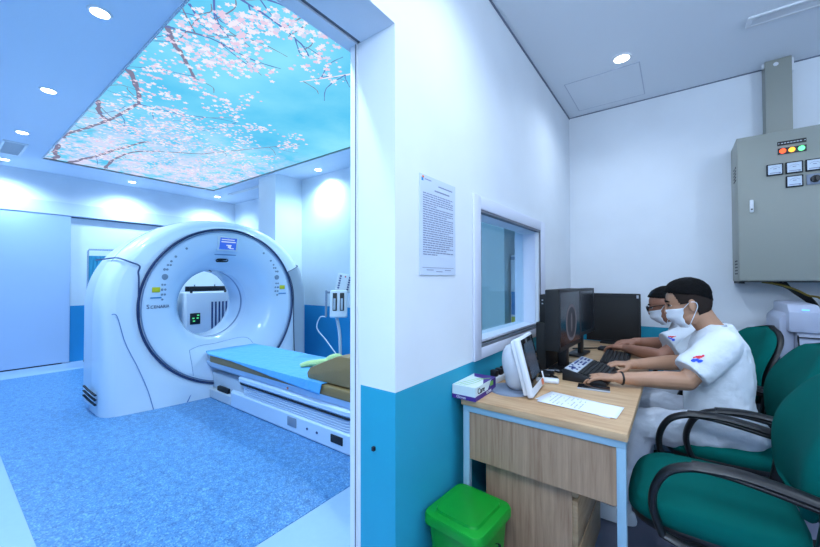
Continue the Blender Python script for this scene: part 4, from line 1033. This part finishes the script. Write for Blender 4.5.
# ------------------------------------------------------------------ office chairs (local: seat front towards -x)
def make_chair(label):
    t=thing('office_chair',label,'chair',(0,0,0),'teal office chairs at the desk'); 
    def seatring(z,k,dx=0): return [(p[0]*1+dx,p[1],p[2]) for p in oval(0,0,z,.245*k,.255*k,40,3.6)]
    b=NB(); rings=[]
    for z,k in ((.425,.90),(.432,.97),(.450,1.0),(.475,1.0),(.492,.965),(.500,.90),(.503,.7),(.500,.35),(.499,.05)):
        r=seatring(z,k); rings.append([(p[0],p[1],p[2]-.05*max(0,(-p[0]-.12)/.12)**2*.5*(1 if z>.44 else .4)) for p in r])
    loft(b,rings); obj('seat',b,'fabric',t,angle=70)
    b=NB(); loft(b,[seatring(.398,.86),seatring(.405,.96),seatring(.425,.985),seatring(.434,.97)]); obj('seat_pan',b,'black',t,angle=60)
    # backrest: curved pad
    def pad(off,th,k):
        bb=bmesh.new(); NU,NV=20,22; F=[];B=[]
        for i in range(NV+1):
            v=i/NV; rf=[];rb=[]
            z=.535+v*.46*1.0
            q=2*v-1
            hw=.236*(max(1e-4,1-abs(q)**(2.5 if q>0 else 4.5)))**(.5 if q>0 else .33)+.012
            for j in range(NU+1):
                u=-1+2*j/NU; e=(1-abs(u)**6)*(1-abs(2*v-1)**8)
                y=hw*u*k; x=.245+.115*v**1.2+ -.045*(u*u)*(1-.5*v) +.02*math.cos(v*PI*2) 
                zz=.53+.445*(.5+(v-.5)*(k))
                rf.append(bb.verts.new((x+off-th*max(e,0)**.5,y,zz))); rb.append(bb.verts.new((x+off+.006,y,zz)))
            F.append(rf);B.append(rb)
        for i in range(NV):
            for j in range(NU):
                bb.faces.new((F[i][j],F[i][j+1],F[i+1][j+1],F[i+1][j])); bb.faces.new((B[i][j],B[i+1][j],B[i+1][j+1],B[i][j+1]))
        for i in range(NV):
            bb.faces.new((F[i][0],F[i+1][0],B[i+1][0],B[i][0])); bb.faces.new((F[i][NU],B[i][NU],B[i+1][NU],F[i+1][NU]))
        for j in range(NU):
            bb.faces.new((F[0][j],B[0][j],B[0][j+1],F[0][j+1])); bb.faces.new((F[NV][j],F[NV][j+1],B[NV][j+1],B[NV][j]))
        bmesh.ops.recalc_face_normals(bb,faces=bb.faces[:]); o=NB(); merge(o,bb); return o
    obj('backrest',pad(0,.045,1.0),'fabric',t,angle=70)
    obj('backrest_shell',pad(.030,.028,1.03),'black',t,angle=70)
    for s in (-1,1):
        y=.275*s
        b=NB(); pts=[(-.13,y,.425),(-.155,y,.50),(-.15,y,.57),(-.115,y,.635),(-.05,y,.668),(.03,y,.672),(.12,y,.66),(.20,y,.645),(.255,y,.635)]
        tube(b,pts,.024,12,ry=.013,up=V((1,0,0)),smooth=5)
        tube(b,[(-.13,y,.425),(-.06,y,.41),(.0,y*.75,.402)],.02,10,ry=.012,smooth=4)
        tube(b,[(-.05,y,.672),(.05,y,.680),(.15,y,.668),(.25,y,.648)],.029,12,ry=.014,up=V((0,0,1)),smooth=5)
        prism(b,[(.215,.655),(.285,.652),(.300,.61),(.285,.40),(.10,.385),(.10,.42),(.20,.43),(.225,.60)],'y',y-.014,y+.014,bev=.005)
        cyl(b,(.255,y-.017*1,.50),(.255,y+.017,.50),.012,n=12); cyl(b,(.255,y-.017*1,.45),(.255,y+.017,.45),.012,n=12)
        obj('armrest',b,'black',t,angle=50)
    b=NB(); tube(b,[(.05,0,.39),(.26,0,.385),(.33,0,.43),(.33,0,.60)],.03,10,ry=.012,smooth=4,up=V((0,1,0))); obj('back_bar',b,'black',t)
    b=NB(); box(b,-.09,.09,-.07,.07,.365,.40,bev=.01); cyl(b,(0,0,.12),(0,0,.38),.03,n=18); cyl(b,(0,0,.08),(0,0,.22),.038,n=18); obj('gas_column',b,'black',t)
    for k in range(5):
        a=2*PI*k/5+.3; b=NB(); tube(b,[(0,0,.10),(math.cos(a)*.16,math.sin(a)*.16,.09),(math.cos(a)*.28,math.sin(a)*.28,.07)],[.028,.022,.016],10,ry=.018); obj('leg',b,'black',t)
        b=NB(); cx,cy=math.cos(a)*.28,math.sin(a)*.28; d=V((-math.sin(a),math.cos(a),0))
        for q in (-1,1):
            p=V((cx,cy,.03))+d*.014*q; cyl(b,p-d*.008,p+d*.008,.029,n=16)
        cyl(b,(cx,cy,.03),(cx,cy,.075),.008,n=8); obj('caster',b,'black',t)
    return t
ch=make_chair('empty teal office chair with black arms nearest the camera')
dup(ch,(.172,2.41,0),math.radians(3),'teal office chair on which the front man sits')
dup(ch,(.085,2.98,0),math.radians(17),'teal office chair of the rear man, farthest from the camera')
ch.location=(.085,1.735,0); ch.rotation_euler=(0,0,math.radians(0))

# ------------------------------------------------------------------ people
def hand(bm,w,f,n,s,curl=.35,spread=.3,scale=1.0,press=0.0):
    """w wrist, f forward, n back-of-hand normal, s thumb side"""
    w=V(w); f=V(f).normalized(); n=V(n); n=(n-f*n.dot(f)).normalized(); s=V(s); s=(s-f*s.dot(f)-n*s.dot(n)).normalized()
    kn=[]
    for i,(o,l) in enumerate(((.030,.082),(.011,.086),(-.009,.082),(-.027,.074))):
        k=w+f*l*scale+s*o*scale+n*(.004-.002*abs(i-1)); kn.append(k)
        capsule(bm,w+s*o*.45+f*.008,k,.0150*scale,.0108*scale,12)
    capsule(bm,w+f*.02+s*.012,w+f*.065+s*.02-n*.004,.017*scale,.013*scale,12)
    capsule(bm,w+f*.02-s*.012,w+f*.065-s*.015-n*.004,.017*scale,.013*scale,12)
    for i,(k,L) in enumerate(zip(kn,((.036,.024,.019),(.041,.027,.020),(.037,.025,.020),(.029,.020,.017)))):
        side=(1.5-i)*spread*.5; p=k; ang=-.05-press
        for j,l in enumerate(L):
            ang+=curl*(1+.3*j)*(1+.12*((i*7+j*3)%3-1)); d=(f*math.cos(ang)-n*math.sin(ang)+s*side*.6).normalized(); q=p+d*l*scale
            capsule(bm,p,q,(.0092-.0009*j)*scale,(.0085-.0010*j)*scale,10); p=q
    a=w+f*.018+s*.018-n*.006
    b1=a+(f*.55+s*.75-n*.25).normalized()*.040*scale; b2=b1+(f*.85+s*.42-n*.28).normalized()*.032*scale; b3=b2+(f*.97+s*.12-n*.2).normalized()*.026*scale
    capsule(bm,a,b1,.0145*scale,.0115*scale,12); capsule(bm,b1,b2,.0108*scale,.0095*scale,12); capsule(bm,b2,b3,.0092*scale,.0075*scale,12)
def remesh(o,vs,it=4,fac=.5,disp=None):
    rm=o.modifiers.new('Remesh','REMESH'); rm.mode='VOXEL'; rm.voxel_size=vs; rm.use_smooth_shade=True
    s_=o.modifiers.new('Smooth','SMOOTH'); s_.iterations=it; s_.factor=fac
    if disp:
        tx=bpy.data.textures.new('folds','CLOUDS'); tx.noise_scale=disp[1]; tx.noise_depth=2
        d=o.modifiers.new('Displace','DISPLACE'); d.texture=tx; d.texture_coords='LOCAL'; d.strength=disp[0]; d.mid_level=.5
def head_parts(person,body_bm,Mh,skin,style,glasses=False):
    """local head frame: +x face, +y left, +z up, centre of skull at origin. Total height ~.235"""
    H=lambda *p:Mh@V(p)
    ell(body_bm,(-.006,0,.035),.096,.077,.083,Mh)          # cranium
    ell(body_bm,(.030,0,-.01),.064,.062,.085,Mh)           # face
    ell(body_bm,(.042,0,-.066),.040,.045,.038,Mh)          # chin/jaw
    ell(body_bm,(.010,.030,-.060),.050,.026,.038,Mh); ell(body_bm,(.010,-.030,-.060),.050,.026,.038,Mh)
    capsule(body_bm,H(.088,0,.022),H(.103,0,-.020),.007,.011); capsule(body_bm,H(.098,.008,-.022),H(.098,-.008,-.022),.009,.009)
    capsule(body_bm,H(.078,.030,.030),H(.084,.006,.030),.010,.009); capsule(body_bm,H(.078,-.030,.030),H(.084,-.006,.030),.010,.009)
    ell(body_bm,(.086,0,-.052),.010,.022,.008,Mh)
    for s in (-1,1):
        b_=bmesh.new(); bmesh.ops.create_uvsphere(b_,u_segments=16,v_segments=10,radius=1)
        for v in b_.verts: v.co=V((v.co.x*.017,v.co.y*.008,v.co.z*.030))
        b_.transform(Mh@Matrix.Translation((-.006,.080*s,-.004))@Matrix.Rotation(math.radians(22*s),4,'Z')@Matrix.Rotation(math.radians(-12),4,'Y')); merge(body_bm,b_)
    for s in (-1,1):
        b=NB(); ell(b,(.0755,.030*s,.012),.0108,.0125,.0045,Mh); obj('eye',b,'eyew',person)
        b=NB(); ell(b,(.0845,.031*s,.0125),.0032,.007,.0045,Mh); obj('iris',b,'black',person)
        b=NB(); tube(b,[H(.090,.012*s,.034),H(.090,.030*s,.039),H(.078,.048*s,.033)],[.004,.005,.002],8,smooth=4); obj('eyebrow',b,'hair',person)
        b=NB(); tube(b,[H(.086,.016*s,.013),H(.087,.030*s,.021),H(.078,.043*s,.012)],.0022,6,smooth=4); obj('eyelid',b,'hair',person)
    # hair cap: patch of an inflated skull
    def cap(inside,inf,name,mt,ns=0.0):
        bb=bmesh.new(); NU,NV=128,84; grid={}
        def P(i,j):
            a=2*PI*i/NU; ph=PI*j/NV; d=V((math.cos(a)*math.sin(ph),math.sin(a)*math.sin(ph),math.cos(ph)))
            p=V((d.x*.096-.006,d.y*.077,d.z*.083+.035))
            if d.z<0: p=V((d.x*.094-.006,d.y*.075,d.z*.125+.035))
            k=inf(d,p); return p+V((d.x,d.y,max(d.z,-.2))).normalized()*k,d,p
        for j in range(NV+1):
            for i in range(NU):
                q,d,p=P(i,j); grid[i,j]=(bb.verts.new(q),inside(d,p))
        for j in range(NV):
            for i in range(NU):
                c=[grid[i,j],grid[(i+1)%NU,j],grid[(i+1)%NU,j+1],grid[i,j+1]]
                if all(k[1] for k in c):
                    try: bb.faces.new([k[0] for k in c])
                    except Exception: pass
        bmesh.ops.delete(bb,geom=[v for v in bb.verts if not v.link_faces],context='VERTS')
        bmesh.ops.recalc_face_normals(bb,faces=bb.faces[:]); bb.transform(Mh)
        o_=NB(); merge(o_,bb); o=obj(name,o_,mt,person,angle=80); sm=o.modifiers.new('Solidify','SOLIDIFY'); sm.thickness=.006; sm.offset=-1
    if style==1:
        cap(lambda d,p: p.z>.052-.10*max(0,-d.x)**1.5*.6+ .030*max(0,d.x) , lambda d,p:.004+.018*max(0,d.z)+.008*max(0,d.x)*max(0,d.z)+.002*noise.noise(p*60),'hair','hair')
        cap(lambda d,p: (p.z>-.062 if p.x<-.02 else p.z>.004) and p.x<.042+.25*(p.z-.02) and p.z<.075 and not(p.x>-.02 and p.z<.01 and abs(d.y)>.5), lambda d,p:.0022,'shaved_sides','fade')
    else:
        cap(lambda d,p: (p.z>.052+ .035*max(0,d.x)) or (p.x<-.01 and p.z>-.05), lambda d,p:.004+.012*max(0,d.z)+.002*noise.noise(p*60),'hair','hair')
    # surgical mask
    bb=bmesh.new(); NA,NZ=22,16; G=[]
    for j in range(NZ+1):
        v=j/NZ; row=[]
        for i in range(NA+1):
            u=-1+2*i/NA; hw=math.radians(74)*(1-.18*v)
            a=u*hw; z=-.010-.100*v + .004*math.cos(u*1.2)
            # radius of face at that height
            bul=.014*math.sin(PI*min(v*1.15,1))
            rx=.104-.026*max(0,v-.5)/.5+bul; 
            ry=.066-.012*v+.003
            nose=.012*math.exp(-(u/.18)**2)*max(0,1-v*2.2)
            x=(rx-.012+nose)*math.cos(a)**.9 if abs(a)<1.5 else 0; y=ry*math.sin(a)
            x=max(x,.018)
            x+= .0018*math.sin(v*PI*6)
            row.append(bb.verts.new((x,y,z)))
        G.append(row)
    for j in range(NZ):
        for i in range(NA): bb.faces.new((G[j][i],G[j][i+1],G[j+1][i+1],G[j+1][i]))
    bmesh.ops.recalc_face_normals(bb,faces=bb.faces[:])
    ends=[(G[0][0].co.copy(),G[NZ][0].co.copy(),-1),(G[0][NA].co.copy(),G[NZ][NA].co.copy(),1)]
    bb.transform(Mh); o_=NB(); merge(o_,bb); o=obj('surgical_mask',o_,'mask',person,angle=80); sm=o.modifiers.new('Solidify','SOLIDIFY'); sm.thickness=.002; sm.offset=1
    b=NB()
    for t0,t1,s in ends:
        tube(b,[Mh@t0,H(.0,.083*s,.014),H(-.022,.088*s,.010),H(-.024,.087*s,-.012),H(-.008,.080*s,-.040),Mh@t1],.0018,6,smooth=5)
    obj('ear_loop',b,'mask',o)
    if glasses:
        b=NB()
        for s in (-1,1):
            pts=[H(.106,(.032+.024*math.cos(a))*s,.012+.018*math.sin(a)) for a in [2*PI*k/20 for k in range(20)]]; tube(b,pts,.003,6,closed=True)
            tube(b,[H(.104,.056*s,.018),H(.05,.076*s,.020),H(-.01,.084*s,.012)],.003,6)
        tube(b,[H(.106,.009,.016),H(.108,-.009,.016)],.003,6); obj('glasses',b,'blackshine',person)
def logo(person,Ml):
    """Ml: local x right, y up, z out of the cloth"""
    b=NB()
    def blob(x,y,rx,ry,mi):
        bb=bmesh.new(); c=bb.verts.new(Ml@V((x,y,0))); R=[]
        for q in (.5,1): R.append([bb.verts.new(Ml@V((x+rx*q*math.cos(2*PI*k/12),y+ry*q*math.sin(2*PI*k/12),0))) for k in range(12)])
        for k in range(12):
            bb.faces.new((c,R[0][k],R[0][(k+1)%12])); bb.faces.new((R[0][k],R[1][k],R[1][(k+1)%12],R[0][(k+1)%12]))
        merge(b,bb,mi)
    for (x,y,rx,ry) in ((-.018,.008,.006,.005),(-.006,.012,.009,.006),(.008,.016,.010,.006),(.018,.022,.006,.005),(.002,.008,.008,.005)): blob(x,y,rx,ry,0)
    for (x,y,rx,ry) in ((-.016,-.008,.011,.009),(-.002,-.004,.009,.007),(.013,-.009,.012,.010)): blob(x,y,rx,ry,1)
    o=obj('sleeve_emblem',b,['red','blue'],person)
    sw=o.modifiers.new('Shrinkwrap','SHRINKWRAP'); sw.target=[c for c in person.children if c.name.startswith('scrub_top')][0]; sw.wrap_mode='ABOVE_SURFACE'; sw.offset=.003

def man(label,dx,dy,dz,skin,style,glasses,arms,headM,sleeves,legs,lean=0.0,name_loc=None,wrist=True,scale=1.0):
    """coordinates are world"""
    T=lambda p:V((p[0]+dx,p[1]+dy,p[2]+dz))
    person=thing('person',label,'person',name_loc)
    bm=NB()
    # trunk
    loft(bm,[[T(q) for q in oval(cx,2.375,z,rx,ry,24)] for cx,z,rx,ry in ((.21,.47,.08,.12),(.195,.55,.09,.14),(.17,.66,.085,.13),(.162,.78,.08,.13),(.160,.88,.08,.14),(.158,.96,.07,.14),(.160,1.01,.05,.085),(.16,1.04,.042,.055))])
    neckb=T((.150,2.37,1.0)); hc=headM@V((-.015,0,-.03))
    capsule(bm,neckb,hc,.056,.054,20); capsule(bm,T((.175,2.37,.965)),headM@V((-.040,0,-.04)),.045,.040,20)
    for a in arms:
        sh,el,wr,f,n,s,kw=a
        capsule(bm,V(sh)+V((-.02,0,-.01)),el,.048,.043,16); 
        m=V(el).lerp(V(wr),.35); capsule(bm,el,m,.043,.042,16); capsule(bm,m,wr,.042,.026,16)
        hand(bm,wr,f,n,s,**kw)
        capsule(bm,V(wr)-V(f).normalized()*.02,V(wr)+V(f).normalized()*.012,.025,.021,14)
    for hp,kn,an in legs:
        capsule(bm,hp,kn,.075,.055,16); capsule(bm,kn,an,.052,.036,16); capsule(bm,an,V(an)+V((-.10,0,-.03)),.034,.03,12)
    head_parts(person,bm,headM,skin,style,glasses)
    body=obj('body',bm,skin,person); remesh(body,.0036,2,.5)
    # scrub top
    b=NB()
    loft(b,[[T(q) for q in oval(cx,2.375,z,rx,ry,32,2.2)] for cx,z,rx,ry in ((.185,.475,.145,.19),(.18,.50,.15,.195),(.165,.60,.145,.19),(.160,.68,.138,.18),(.170,.78,.134,.175),(.168,.88,.128,.18),(.163,.94,.115,.183),(.160,.985,.092,.165),(.165,1.02,.070,.11),(.165,1.042,.056,.075))])
    for sh,en,r0,r1 in sleeves:
        sh=V(sh);en=V(en)
        capsule(b,sh-V((0,0,.0)),sh.lerp(en,.3),.078,.080,20); tube(b,[sh,sh.lerp(en,.5),en],[r0,(r0+r1)/2*1.02,r1],24,ry=r0*1.05)
    top=obj('scrub_top',b,'scrub',person); remesh(top,.0065,4,.6,(.012,.09))
    tx2=bpy.data.textures.new('creases','CLOUDS'); tx2.noise_scale=.032; tx2.noise_depth=1
    d2=top.modifiers.new('Creases','DISPLACE'); d2.texture=tx2; d2.texture_coords='LOCAL'; d2.strength=.003
    # V neckline piping
    b=NB(); tube(b,[T((.195,2.30,1.045)),T((.13,2.315,1.01)),T((.062,2.355,.94)),T((.052,2.375,.93)),T((.062,2.395,.94)),T((.13,2.435,1.01)),T((.195,2.45,1.045))],.005,8,smooth=5); obj('neckline',b,'lgrey',person)
    b=NB()
    for hp,kn,an in legs:
        hp=V(hp);kn=V(kn);an=V(an)
        capsule(b,hp,kn,.098,.082,20); tube(b,[kn,kn.lerp(an,.5),an.lerp(kn,.08)],[.080,.072,.064],20); capsule(b,kn,kn.lerp(an,.2),.081,.076,18)
    ell(b,T((.22,2.375,.53)),.14,.19,.085)
    tr_=obj('trousers',b,'trouser',person); remesh(tr_,.008,5,.6,(.022,.08))
    for hp,kn,an in legs:
        b=NB(); an=V(an); z0=.012
        loft(b,[[(an.x-.07+q[0],an.y+q[1],q[2]) for q in oval(0,0,z,rx,ry,24)] for z,rx,ry in ((z0,.135,.046),(z0+.02,.138,.048),(z0+.05,.13,.046),(z0+.075,.09,.042))]); 
        capsule(b,(an.x,an.y,z0+.06),(an.x,an.y,z0+.09),.045,.043,16); obj('shoe',b,'whitep',person,angle=60)
    return person
D=math.radians
def headmat(c,yaw,pitch,roll=0): # faces -x when yaw=180
    return Matrix.Translation(c)@Matrix.Rotation(D(yaw),4,'Z')@Matrix.Rotation(D(pitch),4,'Y')@Matrix.Rotation(D(roll),4,'X')
# front man
H1=headmat((.052,2.345,1.138),180+4,15)
arms1=[((.185,2.205,.970),(.035,2.115,.792),(-.225,1.985,.793),(-1,-.16,-.04),(-.05,0,1),(0,1,0),dict(curl=.22,press=-.02)),
       ((.180,2.535,.970),(.045,2.56,.800),(-.205,2.355,.790),(-1,-.45,.02),(0,0,1),(.3,-1,0),dict(curl=.30,press=-.1))]
sl1=[((.172,2.215,.958),(.050,2.130,.826),.076,.077),((.17,2.525,.958),(.045,2.555,.83),.076,.076)]
legs1=[((.22,2.27,.535),(-.17,2.20,.520),(-.24,2.17,.10)),((.22,2.48,.535),(-.19,2.52,.535),(-.18,2.52,.10))]
p1=man('seated man in front in white scrubs and face mask, both hands at the keyboard',0,0,0,'skin',1,False,arms1,H1,sl1,legs1,name_loc=(.15,2.37,0))
Ml=Matrix.Translation((.074,2.06,.918))@Matrix.Rotation(D(-15),4,'Z')@Matrix.Rotation(D(60),4,'X')
logo(p1,Ml)
wb=V(arms1[0][2])-V((-1,-.5,0)).normalized()*.012
b=NB(); ax=(V(arms1[0][2])-V(arms1[0][1])).normalized(); s_,u_=frame_of(ax); cpt=V(arms1[0][2])-ax*.012
tube(b,[cpt+s_*math.cos(a)*.0275+u_*math.sin(a)*.0275 for a in [2*PI*k/24 for k in range(24)]],.005,8,closed=True); wo=obj('wristband',b,'black',p1)
# rear man
dx,dy,dz=-.095,.555,-.012
H2=headmat((-.050,2.885,1.090),180-2,18)
arms2=[((.135,2.75,.955),(-.075,2.65,.800),(-.285,2.855,.795),(-1,.38,.0),(0,0,1),(.3,1,0),dict(curl=.30,press=-.12)),
       ((.165,3.07,.955),(-.03,3.06,.82),(-.235,2.93,.835),(-1,-.3,-.15),(0,-.2,1),(0,-1,0),dict(curl=.4,press=0))]
sl2=[((.135,2.76,.945),(-.045,2.668,.862),.076,.082),((.165,3.06,.945),(.01,3.06,.86),.076,.078)]
legs2=[((.17,2.82,.53),(-.21,2.76,.520),(-.20,2.76,.10)),((.17,3.02,.53),(-.21,3.05,.53),(-.18,3.05,.10))]
p2=man('seated man with glasses, face mask and white scrubs behind, head bowed over the mouse',dx,dy,dz,'skin2',2,True,arms2,H2,sl2,legs2,name_loc=(.1,2.9,0))
Ml=Matrix.Translation((-.022,2.585,.935))@Matrix.Rotation(D(-15),4,'Z')@Matrix.Rotation(D(60),4,'X')
logo(p2,Ml)

# ------------------------------------------------------------------ unseen fill lamps added for the control room's general light
for p,e in (((.25,-.45,2.35),64),((1.5,1.5,2.45),30)): light_obj('room_fill_point','POINT',p,e,(.68,.83,1.0),.12)  # point lamps without fixtures, added to brighten ceiling and walls
light_obj('room_fill_area','AREA',(.9,-1.75,1.75),9,(.68,.83,1.0),2.6,rot=(PI/2,0,0),sy=1.5)  # unseen area lamp added behind the camera, no window modelled there
bpy.data.worlds.new('World'); scn.world=bpy.data.worlds['World']; scn.world.use_nodes=True
bg=scn.world.node_tree.nodes['Background']; bg.inputs[0].default_value=(.5,.65,.9,1); bg.inputs[1].default_value=.3

# ------------------------------------------------------------------ camera
cam=bpy.data.cameras.new('camera'); cam.sensor_width=36; cam.sensor_fit='HORIZONTAL'; cam.lens=357.107/820*36; cam.clip_start=.02
co=bpy.data.objects.new('camera',cam); COL.objects.link(co); scn.camera=co
y_,p_,r_=D(36.6703),D(.929),D(-.107)
F=V((-math.sin(y_)*math.cos(p_),math.cos(y_)*math.cos(p_),math.sin(p_))); r0=V((math.cos(y_),math.sin(y_),0)); u0=r0.cross(F)
R_=r0*math.cos(r_)+u0*math.sin(r_); U_=-r0*math.sin(r_)+u0*math.cos(r_)
mw=Matrix((( R_.x,U_.x,-F.x,0),(R_.y,U_.y,-F.y,0),(R_.z,U_.z,-F.z,1.27),(0,0,0,1))); co.matrix_world=mw
vs=scn.view_settings; scn.display_settings.display_device='sRGB'; vs.view_transform='Standard'; vs.look='None'; vs.gamma=1; vs.exposure=0.0; vs.use_curve_mapping=False
for o in bpy.data.objects:
    if '_w' in o: del o['_w']
